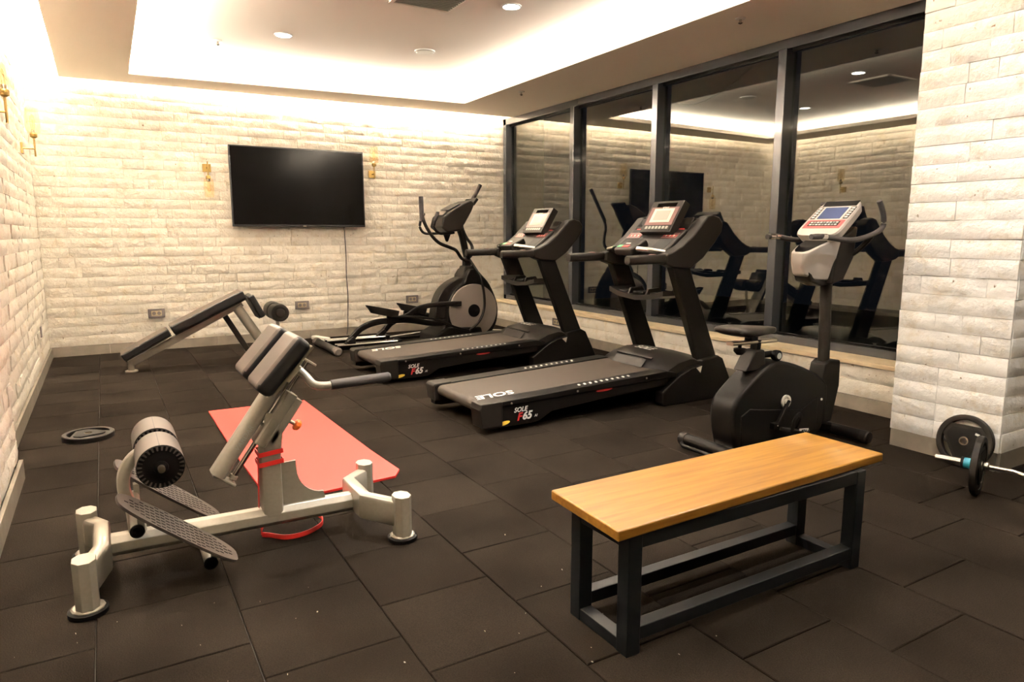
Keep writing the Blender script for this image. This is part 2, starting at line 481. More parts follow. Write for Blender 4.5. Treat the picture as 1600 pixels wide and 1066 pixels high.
BH = 0.122        # skirting height
def skirting(parent, A, B, nrm, t_=.022):
    """skirting tiles, each a part"""
    A = Vector((A[0], A[1], 0)); B = Vector((B[0], B[1], 0)); d = B - A; L = d.length; d.normalize()
    nrm = Vector((nrm[0], nrm[1], 0)).normalized()
    n = max(1, round(L / .62)); w_ = L / n
    for i in range(n):
        c = A + d * (w_ * (i + .5)) + nrm * t_ * .5; c.z = BH / 2
        obj('skirting_tile', obox(NB(), c, d, nrm, (0, 0, 1), w_ / 2 - .0012, t_ / 2, BH / 2), 'base', parent, smooth=0)

# floor -----------------------------------------------------------
floor = obj('floor', bx(-1.2, 6.6, YF - .2, 10.4, -.12, -.010), 'under', smooth=0, kind='structure')
tile_me = None
tiles = []
X0c, ROWS = 0.3605, (.29, .035)
for i in range(-3, 12):
    xa = X0c + .5 * i; xb = xa + .5
    xa_, xb_ = max(xa, -.70), min(xb, 6.0)
    if xb_ - xa_ < .03: continue
    off = ROWS[i % 2]
    ya = off - 4.0
    while ya < 10.12:
        yb = min(ya + .5, 10.14); y0 = max(ya, YF)
        if yb > y0 + .03: tiles.append((xa_, xb_, y0, yb))
        ya += .5
def tilemesh(w_, l_):
    key = ('tile', round(w_, 3), round(l_, 3))
    if key not in STONES:
        bm = NB(); b = .0035; a, c = w_ / 2 - .0018, l_ / 2 - .0018
        rings = []
        for q, z in ((0, -.011), (0, -b), (b, 0)):
            rings.append([bm.verts.new((sx * (a - q), sy * (c - q), z)) for sx, sy in ((-1, -1), (1, -1), (1, 1), (-1, 1))])
        for p, r in zip(rings, rings[1:]):
            for j in range(4): bm.faces.new((p[j], p[(j + 1) % 4], r[(j + 1) % 4], r[j]))
        bm.faces.new(rings[-1])
        me = bpy.data.meshes.new('floor_tile'); bm.to_mesh(me); bm.free(); me.materials.append(M['rubber']); STONES[key] = me
    return STONES[key]
cnt = 0
rest = []
tiles.sort(key=lambda t: 0 if (t[2] + t[3]) / 2 > 1.0 else 1)
for t in tiles:
    cx_, cy_ = (t[0] + t[1]) / 2, (t[2] + t[3]) / 2
    if cy_ > .9 and cnt < 300:
        o = bpy.data.objects.new('floor_tile', tilemesh(t[1] - t[0], t[3] - t[2])); COL.objects.link(o); o.parent = floor
        o.location = (cx_ + random.uniform(-.001, .001), cy_, random.uniform(-.0012, .0)); cnt += 1
    else: rest.append((t, cx_, cy_))
bm = NB()
for t, cx_, cy_ in rest:
    n0 = len(bm.verts); bm.from_mesh(tilemesh(t[1] - t[0], t[3] - t[2])); bm.verts.ensure_lookup_table()
    for v in bm.verts[n0:]: v.co += Vector((cx_, cy_, 0))
obj('floor_tile', bm, 'rubber', floor, smooth=0, kind='stuff')

# walls -----------------------------------------------------------
wall_back = obj('wall_back', bx(XL - .3, 6.6, YB + .022, YB + .2, -.12, Z_TOP + .1), 'mortar', smooth=0, kind='structure')
stone_field(wall_back, (XL, YB + .028), (5.80, YB + .028), BH, Z_TOP, (0, -1), seed=3)
skirting(wall_back, (XL, YB), (5.70, YB), (0, -1))
wall_left = obj('wall_left', bx(XL - .2, XL - .022, YF, YB + .1, -.12, Z_TOP + .1), 'mortar', smooth=0, kind='structure')
stone_field(wall_left, (XL - .028, 5.10), (XL - .028, YB), BH, Z_TOP, (1, 0), seed=5)
skirting(wall_left, (XL, 5.10), (XL, YB), (1, 0))
# near pier on the left wall
PX = -.555
pier = obj('wall_left_pier', bx(XL - .1, PX - .026, YF, 5.10, -.12, Z_TOP + .1), 'mortar', smooth=0, kind='structure')
stone_field(pier, (PX - .032, 1.6), (PX - .032, 5.12), BH, Z_TOP, (1, 0), seed=8)
skirting(pier, (PX, 1.6), (PX, 5.1), (1, 0))
wall_front = obj('wall_front', bx(XL - .3, 6.6, YF - .2, YF, -.12, Z_TOP + .1), 'mortar', smooth=0, kind='structure')
# pillar beside the window
PIX, PY0, PY1 = 4.80, 2.07, 2.765
pillar = obj('wall_right_pillar', bx(PIX + .028, 6.2, PY0 + .028, PY1 - .01, -.12, Z_TOP + .1), 'mortar', smooth=0, kind='structure')
stone_field(pillar, (PIX + .024, PY0), (PIX + .024, PY1 + .012), BH, Z_TOP, (-1, 0), seed=11, limit=150, m='stone_lit')  # pillar stones use the brightened, lit copy
stone_field(pillar, (PIX + .014, PY0 + .024), (6.0, PY0 + .024), BH, Z_TOP, (0, -1), seed=12, limit=140, m='stone_lit')
skirting(pillar, (PIX + .012, PY0 + .012), (PIX + .012, PY1), (-1, 0))
skirting(pillar, (PIX + .01, PY0 + .012), (6.0, PY0 + .012), (0, -1))
wall_right = obj('wall_right', bx(6.0, 6.2, YF, PY0 + .05, -.12, Z_TOP + .1), 'mortar', smooth=0, kind='structure')
# low wall and sill under the window
LA, LB = (5.50, PY1), (5.60, YB)
lowwall = obj('wall_right_low', prism(NB(), [(LA[0] + .03, LA[1]), (LB[0] + .03, LB[1]), (6.0, LB[1]), (6.0, LA[1])], -.12, .392, 'z'), 'mortar', smooth=0, kind='structure')
stone_field(lowwall, (LA[0] + .028, LA[1]), (LB[0] + .028, LB[1]), BH, .388, (-1, 0), seed=21, course=.133)
skirting(lowwall, LA, LB, (-1, 0))
# window ----------------------------------------------------------
WZ0, WZ1 = .428, 3.352
YW0, YW1 = PY1 - .2, YB - .02
fr = NB()
box(fr, XR, XR + .16, YW0, YW1, WZ0, WZ0 + .075)
box(fr, XR, XR + .16, YW0, YW1, WZ1 - .10, WZ1)
box(fr, XR, XR + .16, YW1 - .085, YW1, WZ0, WZ1)
window = obj('window_1', fr, 'frame', smooth=0, bevel=.004, kind='structure')
obj('sill', prism(NB(), [(LA[0] - .02, PY1 - .03), (LB[0] - .02, YB), (XR + .03, YB), (XR + .03, PY1 - .03)], .392, .43, 'z'), 'sillstone', window, smooth=0, bevel=.004)
MUL = [8.16, 6.47, 4.68, 2.80]
for y in MUL:
    b_ = NB(); box(b_, XR - .012, XR + .15, y - .046, y + .052, WZ0 + .07, WZ1 - .09)
    obj('mullion', b_, 'frame', window, smooth=0, bevel=.008)
ys = [YW1 - .08] + MUL
for a, b in zip(ys, ys[1:]):
    gk = NB(); y0, y1 = b + .05, a - .0
    box(gk, GLASS_X - .03, GLASS_X, y0, y1, WZ0 + .07, WZ0 + .09); box(gk, GLASS_X - .03, GLASS_X, y0, y1, WZ1 - .12, WZ1 - .10)
    obj('gasket', gk, 'black', window, smooth=0)
    pane = bx(GLASS_X, GLASS_X + .012, y0 - .02, y1, WZ0 + .04, WZ1 - .05)
    obj('pane', pane, 'glass', window, smooth=0)
tag(obj('hanging_cable', tb(cat([(6.02, 6.35, 3.05), (6.04, 6.1, 2.99), (6.04, 5.7, 3.06), (6.03, 5.3, 3.22), (6.02, 5.15, 3.34)]), .008), 'cable'), 'thin dark cable sagging outside behind top of third window pane', 'cable')
terrace = obj('floor_terrace', bx(6.6, 14, YF, 14, -.3, -.12), 'outside', smooth=0, kind='structure')

# ceiling ---------------------------------------------------------
ceiling = obj('ceiling', bx(XL - .3, 6.6, YF - .2, YB + .2, Z_TOP, Z_TOP + .12), 'plaster', smooth=0, kind='structure')
# dropped soffit ring: outer edge leaves a light gap along the left and back walls
def slab(pts): return prism(NB(), pts, Z_SLAB, Z_SLAB + SLAB_T, 'z')
SL = (-.295, 10.02); SR = (5.78, 9.82)
T = [(.41, 9.46), (4.60, 9.15), (4.60, -1.2), (.35, -1.2)]       # tray opening
sof = NB()
for q in ([SL, SR, (4.60 + .0, 9.15), (.41, 9.46)], [SL, (.41, 9.46), (.35, -1.2), (-.30, -1.2)], [SR, (XR + .3, 9.82), (XR + .3, -1.2), (4.60, -1.2), (4.60, 9.15)], [(-.30, -1.2), (XR + .3, -1.2), (XR + .3, YF), (-.30, YF)]):
    prism(sof, q, Z_SLAB, Z_SLAB + SLAB_T, 'z')
# raised upstands that hide the strips
obj('ceiling_soffit', sof, 'plaster', None, smooth=0, kind='structure')
box_fill = obj('trim_1', bx(XR - .004, XR + .25, PY0, YB, Z_SLAB + .003, Z_TOP), 'plaster', smooth=0, kind='structure')

for i, (x, y) in enumerate(DOWNLIGHTS):
    lab = ['round recessed downlight over far end of the room', 'round recessed downlight beside the square ceiling vent', 'round recessed downlight above the foreground exercise bench', 'unseen round downlight added above the wooden bench to brighten the pillar'][i]
    t = thing('downlight', lab, 'ceiling light', (x, y, Z_TOP), 'recessed downlights in the tray ceiling')
    obj('trim_ring', lathe(NB(), [(.092, -.001), (.090, -.008), (.078, -.010), (.074, -.004), (.074, -.001)], (x, y, Z_TOP), 'z', 28), 'white', t)
    obj('lamp_disc', lathe(NB(), [(.073, -.009), (.073, -.011)], (x, y, Z_TOP), 'z', 28), 'lampdisc', t, smooth=0)
t = thing('ceiling_speaker', 'flat round white ceiling disc between downlights', 'speaker', (3.27, 7.48, Z_TOP))
obj('rim', lathe(NB(), [(.115, -.0), (.112, -.012), (.10, -.016)], (3.27, 7.48, Z_TOP), 'z', 28), 'white', t)
obj('grille', lathe(NB(), [(.098, -.012), (.09, -.02)], (3.27, 7.48, Z_TOP), 'z', 28), 'vent', t)
for (x, y, z, lab) in ((1.213, 8.2, Z_TOP, 'small white sprinkler head on upper ceiling near back wall'),
                       (4.865, 8.03, Z_SLAB, 'small sprinkler head on soffit near the back corner of the window'),
                       (4.894, 4.43, Z_SLAB, 'small sprinkler head on soffit above the second window pane')):
    t = thing('sprinkler', lab, 'sprinkler', (x, y, z), 'ceiling sprinklers')
    obj('escutcheon', lathe(NB(), [(.045, 0), (.042, -.008), (.02, -.012)], (x, y, z), 'z', 20), 'white', t)
    obj('sprinkler_head', lathe(NB(), [(.012, -.01), (.012, -.035), (.020, -.038), (.020, -.042), (.006, -.050)], (x, y, z), 'z', 14), 'chrome', t)
# square air vent
vx, vy = 2.62, 5.80
t = thing('ceiling_vent', 'square cream air vent with slats in tray ceiling', 'air vent', (vx, vy, Z_TOP))
b_ = NB(); H = .30
for q in ((vx - H, vx + H, vy - H, vy - H + .04), (vx - H, vx + H, vy + H - .04, vy + H), (vx - H, vx - H + .04, vy - H, vy + H), (vx + H - .04, vx + H, vy - H, vy + H)):
    box(b_, q[0], q[1], q[2], q[3], Z_TOP - .022, Z_TOP)
obj('vent_frame', b_, 'plaster', t, bevel=.004)
obj('duct_backing', bx(vx - H + .03, vx + H - .03, vy - H + .03, vy + H - .03, Z_TOP - .003, Z_TOP), 'ventdark', t, smooth=0)
for k in range(13):
    yy = vy - H + .06 + k * .04
    obj('slat', obox(NB(), (vx, yy, Z_TOP - .013), (1, 0, 0), (0, 1, .9), (0, -.9, 1), H - .04, .013, .0015), 'vent', t, smooth=0)

# ================================================================== things
# ---- wooden bench
t = thing('bench', 'low bench with varnished yellow wood top on dark steel frame', 'bench', (2.2, 1.94, 0))
BX0, BX1, BY0, BY1 = 1.50, 2.865, 1.745, 2.095
top = NB()
prism(top, [(1.437, 1.730), (3.035, 1.775), (3.030, 2.185), (1.455, 2.172)], .462, .502, 'z')
obj('bench_top', top, 'wood', t, bevel=.007, seg=3)
LW = .062
for x in (BX0, BX1 - LW):
    for y in (BY0, BY1 - LW):
        obj('leg', bx(x, x + LW, y, y + LW, 0, .4615), 'slate', t, smooth=0, bevel=.004)
for y in (BY0, BY1 - LW):
    obj('top_rail', bx(BX0 + LW, BX1 - LW, y + .004, y + LW - .004, .405, .461), 'slate', t, smooth=0, bevel=.004)
    obj('stretcher', bx(BX0 + LW, BX1 - LW, y + .003, y + LW - .003, .052, .104), 'slate', t, smooth=0, bevel=.004)
for x in (BX0, BX1 - LW):
    obj('end_rail', bx(x + .003, x + LW - .003, BY0 + LW, BY1 - LW, .001, .050), 'slate', t, smooth=0, bevel=.004)
    obj('end_rail', bx(x + .003, x + LW - .003, BY0 + LW, BY1 - LW, .405, .461), 'slate', t, smooth=0, bevel=.004)

# ---- exercise mat
t = thing('exercise_mat', 'long coral red foam mat flat on floor behind hyperextension bench', 'mat', (1.06, 5.1, 0))
m_ = NB()
prism(m_, [(.70, 3.86), (1.46, 3.92), (1.525, 4.02), (1.50, 4.5), (1.465, 6.22), (.665, 6.24), (.67, 5.0)], .001, .017, 'z', 1)
for f in m_.faces:
    if f.calc_center_median().z > .016: f.material_index = 0
obj('foam_sheet', m_, ['coral', 'red'], t, smooth=0, bevel=.002)

# ---- weight plates
def plate(name, label, c, axis, r, loc, spin=0.0, th=.034):
    """olympic plate with three grip openings around a triangular hub"""
    t = thing(name, label, 'weight plate', loc)
    c = Vector(c); ax = Vector(axis).normalized()
    s = ax.cross(Vector((0, .03, 1)))
    if s.length < .05: s = Vector((1, 0, 0))
    s.normalize(); u = s.cross(ax).normalized()
    def W(x, y, h): return c + s * x + u * y + ax * h
    R0, R1 = r, r * .80; n = 48
    # outer rim ring
    bm = NB(); prof = [(R0, -th * .38), (R0, th * .38), (R0 - .006, th * .5), (R1 + .003, th * .5), (R1, th * .42), (R1, -th * .42), (R1 + .003, -th * .5), (R0 - .006, -th * .5)]
    rings = [[bm.verts.new(W(q * math.cos(2 * PI * i / n), q * math.sin(2 * PI * i / n), h)) for i in range(n)] for q, h in prof]
    for a in range(len(rings)):
        A, B = rings[a], rings[(a + 1) % len(rings)]
        for i in range(n): bm.faces.new((A[i], A[(i + 1) % n], B[(i + 1) % n], B[i]))
    obj('rim', bm, 'dash', t)
    # triangular web: rounded triangle reaching the rim, with a hole
    pts = []
    for k in range(3):
        a0 = spin + k * 2 * PI / 3
        for da in (-.30, -.15, 0, .15, .30):
            pts.append((R1 * 1.02 * math.cos(a0 + da), R1 * 1.02 * math.sin(a0 + da)))
    def edge_at(ang):
        d = Vector((math.cos(ang), math.sin(ang))); best = 0
        for i in range(len(pts)):
            p, q = Vector(pts[i]), Vector(pts[(i + 1) % len(pts)]); e = q - p
            den = d.x * e.y - d.y * e.x
            if abs(den) < 1e-9: continue
            tt = (p.x * e.y - p.y * e.x) / den; sg = (p.x * d.y - p.y * d.x) / den
            if tt > 0 and -1e-6 <= sg <= 1 + 1e-6: best = max(best, tt)
        return best
    for nm, fo, fi, hh, mm in (('web', 1.0, None, th * .30, 'dash'), ('raised_triangle', .80, None, th * .46, 'black')):
        bm = NB(); hr = r * .165; N_ = 60; rr = []
        for h in (-hh, hh):
            rr.append([bm.verts.new(W(*(Vector((math.cos(2 * PI * i / N_), math.sin(2 * PI * i / N_))) * edge_at(2 * PI * i / N_) * fo), h)) for i in range(N_)])
            rr.append([bm.verts.new(W(hr * math.cos(2 * PI * i / N_), hr * math.sin(2 * PI * i / N_), h)) for i in range(N_)])
        for A, B in ((rr[0], rr[1]), (rr[1], rr[3]), (rr[3], rr[2]), (rr[2], rr[0])):
            for i in range(N_): bm.faces.new((A[i], A[(i + 1) % N_], B[(i + 1) % N_], B[i]))
        obj(nm, bm, mm, t, smooth=20)
    bm = NB(); prof = [(r * .165, -th * .52), (r * .165, th * .52), (r * .135, th * .52), (r * .135, -th * .52)]
    rings = [[bm.verts.new(W(q * math.cos(2 * PI * i / 28), q * math.sin(2 * PI * i / 28), h)) for i in range(28)] for q, h in prof]
    for a in range(4):
        A, B = rings[a], rings[(a + 1) % 4]
        for i in range(28): bm.faces.new((A[i], A[(i + 1) % 28], B[(i + 1) % 28], B[i]))
    obj('hub_ring', bm, 'steel', t)
    return t, W
t, W = plate('weight_plate', 'black weight plate with grip holes lying flat on floor by left wall', (-.205, 5.915, .020), (0, 0, 1), .172, (-.205, 5.915, 0), spin=.2, th=.04)
t, W = plate('weight_plate', 'black weight plate leaning against base of stone pillar', (4.742, 2.245, .169), (-1, 0, .22), .172, (4.742, 2.245, 0), spin=PI / 2 + PI, th=.034)
obj('sticker', obox(NB(), W(.085, .05, .019) if False else W(-.075, .055, .0175), W(1, .25, 0) - W(0, 0, 0), W(-.25, 1, 0) - W(0, 0, 0), (-1, 0, .22), .013, .007, .0008), 'white', t, smooth=0)
t, W = plate('weight_plate', 'black weight plate standing upright on the end of curl bar', (4.290, 1.945, .173), (-.287, .958, 0), .172, (4.29, 1.945, 0), spin=.5, th=.038)
t, W = plate('weight_plate', 'black weight plate on far end of the curl bar beyond the frame', (4.600, .911, .173), (-.287, .958, 0), .172, (4.60, .911, 0), spin=.9, th=.038)
# ---- curl bar
t = thing('curl_bar', 'chrome curl bar with bent grip resting on floor on its plates', 'barbell', (4.29, 1.4, .173))
zb = .173
obj('shaft', tb([(4.29, 1.905, zb), (4.29, 1.80, zb)] + cat([(4.29, 1.78, zb), (4.275, 1.70, zb - .012), (4.25, 1.62, zb - .03), (4.255, 1.55, zb - .03), (4.285, 1.47, zb), (4.285, 1.34, zb), (4.255, 1.26, zb - .03), (4.25, 1.19, zb - .03), (4.28, 1.10, zb - .01), (4.29, 1.02, zb)], 4) + [(4.29, .90, zb)], .0135), 'steel', t)
for s, y0, y1 in ((1, 1.965, 2.165), (-1, .845, .645)):
    obj('sleeve', lathe(NB(), [(.021, 0), (.0225, .002 * s), (.0225, y1 - y0 - .004 * s), (.020, y1 - y0)], (4.29, y0, zb), 'y', 20), 'chrome', t)
    obj('inner_collar', lathe(NB(), [(.022, 0), (.029, -.004 * s), (.029, -.022 * s), (.018, -.03 * s)], (4.29, y0 - .045 * s, zb), 'y', 20), 'chrome', t)
    obj('lock_collar', lathe(NB(), [(.023, 0), (.031, .002 * s), (.031, .042 * s), (.024, .045 * s)], (4.29, y0 + .008 * s, zb), 'y', 20), 'blue', t)
    obj('collar_washer', lathe(NB(), [(.023, 0), (.033, .001 * s), (.033, .012 * s), (.024, .014 * s)], (4.29, y0 + .054 * s, zb), 'y', 20), 'black', t)

_th = math.atan(.3)
t.rotation_euler = (0, 0, _th)
t.location = (4.29 + .545 * math.sin(_th), 1.945 - .545 * math.cos(_th), .173)
# ---- hyperextension bench
HC = 3.36
t = thing('hyperextension_bench', 'grey steel hyperextension bench with black thigh pads in the foreground', 'exercise machine', (.5, HC, 0))
def sect_oct(a, b): return [(a, -b * .45), (a, b * .45), (a * .45, b), (-a * .45, b), (-a, b * .45), (-a, -b * .45), (-a * .45, -b), (a * .45, -b)]
obj('base_beam', sweep(NB(), [(-.09, HC, .155), (1.02, HC, .140)], sect_oct(.048, .046)), 'silver', t, bevel=.004)
for sx, cxm, fx in ((-1, -.085, -.165), (1, 1.015, 1.175)):
    # swept cross member with a forward-set centre
    obj('cross_member', sweep(NB(), [(fx, 3.08, .135), (cxm + .02 * sx, HC - .13, .155), (cxm + .02 * sx, HC + .13, .155), (fx, 3.65, .135)], rrect(.034, .066, .25, 2)), 'silver', t, bevel=.003)
    for y in (3.08, 3.65):
        f = obj('foot_post', sweep(NB(), [(fx, y, .030), (fx, y, .232)], sect_oct(.042, .055), up=(0, 1, 0)), 'silver', t, bevel=.003)
        obj('foot_flange', lathe(NB(), [(.062, .020), (.062, .028), (.055, .032)], (fx, y, 0), 'z', 12), 'silver', f)
        obj('rubber_foot', lathe(NB(), [(.066, 0), (.073, .004), (.073, .020), (.066, .024)], (fx, y, 0), 'z', 28), 'black', f)
# upright post, gusset
obj('upright_post', sweep(NB(), [(.612, HC, .155), (.612, HC, .44), (.640, HC, .665)], [(p[1], p[0]) for p in rrect(.050, .050, .25, 2)], up=(0, 1, 0)), 'silver', t, bevel=.003)
g = [(.655, .185)] + [(.655, .402), (.735, .405)]
for k in range(9):
    a = PI + (PI / 2) * k / 8
    g.append((.865 + .128 * math.cos(a), .365 + .142 * math.sin(a) * 1.0))
g += [(.872, .185)]
obj('gusset_plate', prism(NB(), g, HC - .006, HC + .006), 'silver', t, smooth=20)
None and obj('cable_slot', prism(NB(), [(.655, .20), (.655, .255), (.70, .215), (.70, .20)], HC - .0075, HC + .0075), 'black', t, smooth=0)
# inclined slide: direction from (.41,.385) to (.78,.90)
D0, D1 = Vector((.405, HC, .385)), Vector((.775, HC, .905))
dd = (D1 - D0).normalized(); nn = Vector((-dd.z, 0, dd.x))      # nn points up-left, towards the pads
def SL_(s, n, y=HC): return D0 + dd * s + nn * n + Vector((0, y - HC, 0))
obj('slide_cover', sweep(NB(), [SL_(-.01, .030), SL_(.52, .030)], rrect(.052, .036, .45, 5), up=tuple(nn)), 'silver', t, bevel=.003)
obj('guide_rod', tb([SL_(-.005, -.040), SL_(.66, -.040)], .0125), 'chrome', t)
obj('guide_rod', tb([SL_(.30, -.012, HC - .03), SL_(.66, -.012, HC - .03)], .010), 'chrome', t)
obj('end_plate', obox(NB(), SL_(-.012, -.004), dd, (0, 1, 0), nn, .006, .045, .058), 'silver', t, smooth=0, bevel=.003)
obj('rod_clamp', lathe(NB(), [(.02, 0), (.02, .018)], SL_(.004, -.040), dd, 16), 'silver', t)
obj('slide_sleeve', sweep(NB(), [SL_(.20, -.050), SL_(.485, -.050)], rrect(.060, .032, .35, 3), up=tuple(nn)), 'silver', t, bevel=.004)
obj('sleeve_bracket', sweep(NB(), [SL_(.235, -.094), SL_(.475, -.094)], rrect(.050, .024, .3, 3), up=tuple(nn)), 'silver', t, bevel=.003)
obj('upper_plate', obox(NB(), SL_(.655, -.02), dd, (0, 1, 0), nn, .005, .05, .055), 'silver', t, smooth=0, bevel=.002)
k0 = SL_(.36, -.108)
st = obj('lock_stem', tb([k0, k0 - nn * .05 + Vector((0, 0, 0))], .009), 'steel', t)
obj('lock_knob', lathe(NB(), [(.012, 0), (.026, .004), (.029, .014), (.024, .028), (.012, .034)], k0 - nn * .045, tuple(-nn), 9), 'orange', st, bevel=.002)
# pad carrier + pads (plane through the two rear corners of the pads)
pd = Vector((.193, 0, .216)).normalized(); pn = Vector((-pd.z, 0, pd.x))
PB = Vector((.571, 0, .792))       # rear lower corner of front pad (x,z)
def pad(y0, y1):
    L, th = .30, .085
    bm = NB(); c = PB + pd * (L / 2) + pn * (th / 2 - .006) + Vector((0, (y0 + y1) / 2, 0))
    obox(bm, c, pd, (0, 1, 0), pn, L / 2, (y1 - y0) / 2, th / 2)
    for f in bm.faces: f.material_index = 0 if f.normal.dot(pn) > .8 or f.calc_center_median().dot(pn) > c.dot(pn) + .03 else 1  # pad face gets the lit colour, the other sides the shaded one
    o = obj('thigh_pad', bm, ['vinyl_lit', 'vinyl_shaded'], t, bevel=.028, seg=5)
    bk = NB(); obox(bk, PB + pd * (L / 2 + .01) - pn * .010 + Vector((0, (y0 + y1) / 2, 0)), pd, (0, 1, 0), pn, L / 2 - .012, (y1 - y0) / 2 - .012, .005)
    obj('pad_backing', bk, 'steel', o, smooth=0)
pad(3.065, 3.305); pad(3.415, 3.655)
cp = NB(); obox(cp, PB + pd * .15 - pn * .028 + Vector((0, HC, 0)), pd, (0, 1, 0), pn, .045, .24, .014)
obox(cp, PB + pd * .17 - pn * .055 + Vector((0, HC, 0)), pd, (0, 1, 0), pn, .06, .045, .03)
obj('pad_carrier', cp, 'silver', t, smooth=0, bevel=.004)
h0 = PB + pd * .20 - pn * .05
hd = obj('handle', tb(cat([(h0.x - .01, HC - .05, h0.z - .01), (h0.x + .03, HC - .12, h0.z - .06), (h0.x + .055, HC - .18, h0.z - .095), (h0.x + .10, HC - .205, h0.z - .102), (h0.x + .15, HC - .21, h0.z - .100)], 6), .0195, 16), 'silver', t)
obj('foam_grip', lathe(NB(), [(.019, 0), (.0235, .002), (.0235, .285), (.018, .293)], (h0.x + .125, HC - .21, h0.z - .100), (1, 0, .03), 18), 'grip', hd)
# ankle roller column
RA = Vector((.135, 0, .555))
obj('ankle_post', sweep(NB(), cat([(.13, HC, .56), (.055, HC, .545), (.005, HC, .48), (-.005, HC, .40), (.012, HC, .33), (.03, HC, .285)], 5), rrect(.026, .026, .3, 2), up=(0, 1, 0)), 'silver', t)
obj('lower_post', sweep(NB(), [(.03, HC, .30), (.035, HC, .19)], rrect(.036, .036, .3, 2), up=(0, 1, 0)), 'silver', t)
obj('roller_axle', lathe(NB(), [(.014, -.31), (.014, .31)], (RA.x, HC, RA.z), 'y', 12), 'steel', t)
for s, ya, yb in ((-1, HC - .03, HC - .265), (1, HC + .03, HC + .265)):
    L = yb - ya
    ro = obj('ankle_roller', lathe(NB(), [(.088, 0), (.092, .004 * s), (.093, L * .5), (.092, L - .004 * s), (.088, L - .001 * s)], (RA.x, ya, RA.z), 'y', 40), 'foam', t)
    obj('seam', bx(RA.x - .0015, RA.x + .0015, min(ya + .01 * s, yb - .01 * s), max(ya + .01 * s, yb - .01 * s), RA.z + .089, RA.z + .0935), 'dash', ro, smooth=0)
    for yy, sg in ((yb, s), (ya, -s)):
        bm = NB()
        lathe(bm, [(.090, -.006 * sg), (.0915, -.002 * sg), (.088, .0005 * sg), (.087, -.008 * sg), (.066, -.008 * sg), (.064, .002 * sg), (.070, .004 * sg), (.060, .002 * sg), (.045, .007 * sg), (.028, .008 * sg), (.027, .013 * sg), (.020, .016 * sg), (.002, .017 * sg)], (RA.x, yy, RA.z), 'y', 36)
        for k in range(28):
            a = 2 * PI * k / 28
            p = Vector((RA.x + .0765 * math.cos(a), yy - .003 * sg, RA.z + .0765 * math.sin(a)))
            obox(bm, p, (math.cos(a), 0, math.sin(a)), (-math.sin(a), 0, math.cos(a)), (0, 1, 0), .0115, .0050, .0060)
        obj('end_cap', bm, 'black', ro)
# foot plates
for y in (3.115, 3.62):
    a, b = Vector((-.035, y, .445)), Vector((.405, y, .085))
    ex = (b - a).normalized(); ez = Vector((-ex.z, 0, ex.x)); c = (a + b) / 2; L = (b - a).length / 2; Wd = .078; wv_ = Vector((0, 1, .22)).normalized(); ez = ex.cross(wv_) * (1 if ex.cross(wv_).z > 0 else -1)
    bm = NB(); ring = []
    for k in range(40):
        an = 2 * PI * k / 40
        xx = math.copysign(abs(math.cos(an)) ** .75, math.cos(an)) * L; yy = math.copysign(abs(math.sin(an)) ** .55, math.sin(an)) * Wd
        ring.append((xx, yy))
    A = [bm.verts.new(c + ex * p + wv_ * q + ez * .006) for p, q in ring]; B = [bm.verts.new(c + ex * p + wv_ * q - ez * .006) for p, q in ring]
    bm.faces.new(A); bm.faces.new(B[::-1])
    for i in range(40): bm.faces.new((A[i], B[i], B[(i + 1) % 40], A[(i + 1) % 40]))
    fp = obj('foot_plate', bm, 'tread', t)
    gr = NB()
    for i in range(22):
        for j in range(7):
            px_ = -L * .86 + i * L * 1.72 / 21; py_ = -.066 + j * .022 + (.006 if i % 2 else 0)
            if abs(py_) > Wd * (1 - (abs(px_) / L) ** 3) - .008: continue
            obox(gr, c + ex * px_ + wv_ * py_ + ez * .0065, ex, wv_, ez, .0085, .0022, .0010)
    obj('grip_grooves', gr, 'treadlo', fp, smooth=0, kind='stuff')
for x, z, mz in ((.030, .285, 0), (.300, .075, 0)):
    tu = obj('support_tube', lathe(NB(), [(.026, -.23), (.026, .23)], (x, HC, z), 'y', 20), 'silver', t)
    for s in (-1, 1): obj('tube_cap', lathe(NB(), [(.0285, 0), (.0285, .010 * s), (.022, .016 * s)], (x, HC + .23 * s, z), 'y', 20), 'black', tu)
    for yy in (3.15, 3.58): obj('plate_strut', obox(NB(), (x + .015, yy, z + .030), (1, 0, 0), (0, 1, 0), (0, 0, 1), .012, .02, .030), 'silver', t, smooth=0)
obj('tube_bracket', bx(.27, .33, HC - .03, HC + .03, .07, .115), 'silver', t, smooth=0)
# lettering glimpsed on the slide cover
text('emblem', 'V', .045, SL_(.44, .030, HC - .0530), dd, nn, 'white', t)
text('lettering', 'VARDAR', .034, SL_(.20, .030, HC - .0530), dd, nn, 'lcd', t, shear=.2)

# ---- red resistance band round the post
t = thing('resistance_band', 'red rubber band looped round the post of hyperextension bench and trailing on floor', 'exercise band', (.61, HC, 0))
bsec = [(.0015, -.011), (.0015, .011), (-.0015, .011), (-.0015, -.011)]
for dz in (.425, .475):
    lp = [(.612 + .055 * sx, HC + .055 * sy, dz + (.006 if sx > 0 else -.004)) for sx, sy in ((-1, -1), (1, -1), (1, 1), (-1, 1), (-1, -1))]
    bm = NB(); sweep(bm, lp, [(.002, -.011), (.002, .011), (-.002, .011), (-.002, -.011)])
    obj('band_wrap', bm, 'red', t, smooth=0)
obj('band_strand', sweep(NB(), cat([(.556, HC - .03, .45), (.552, HC - .02, .30), (.553, HC + .01, .20), (.56, HC + .055, .13), (.575, HC + .10, .014)], 5), [(.011, -.0015), (.011, .0015), (-.011, .0015), (-.011, -.0015)], up=(1, 0, 0)), 'red', t)
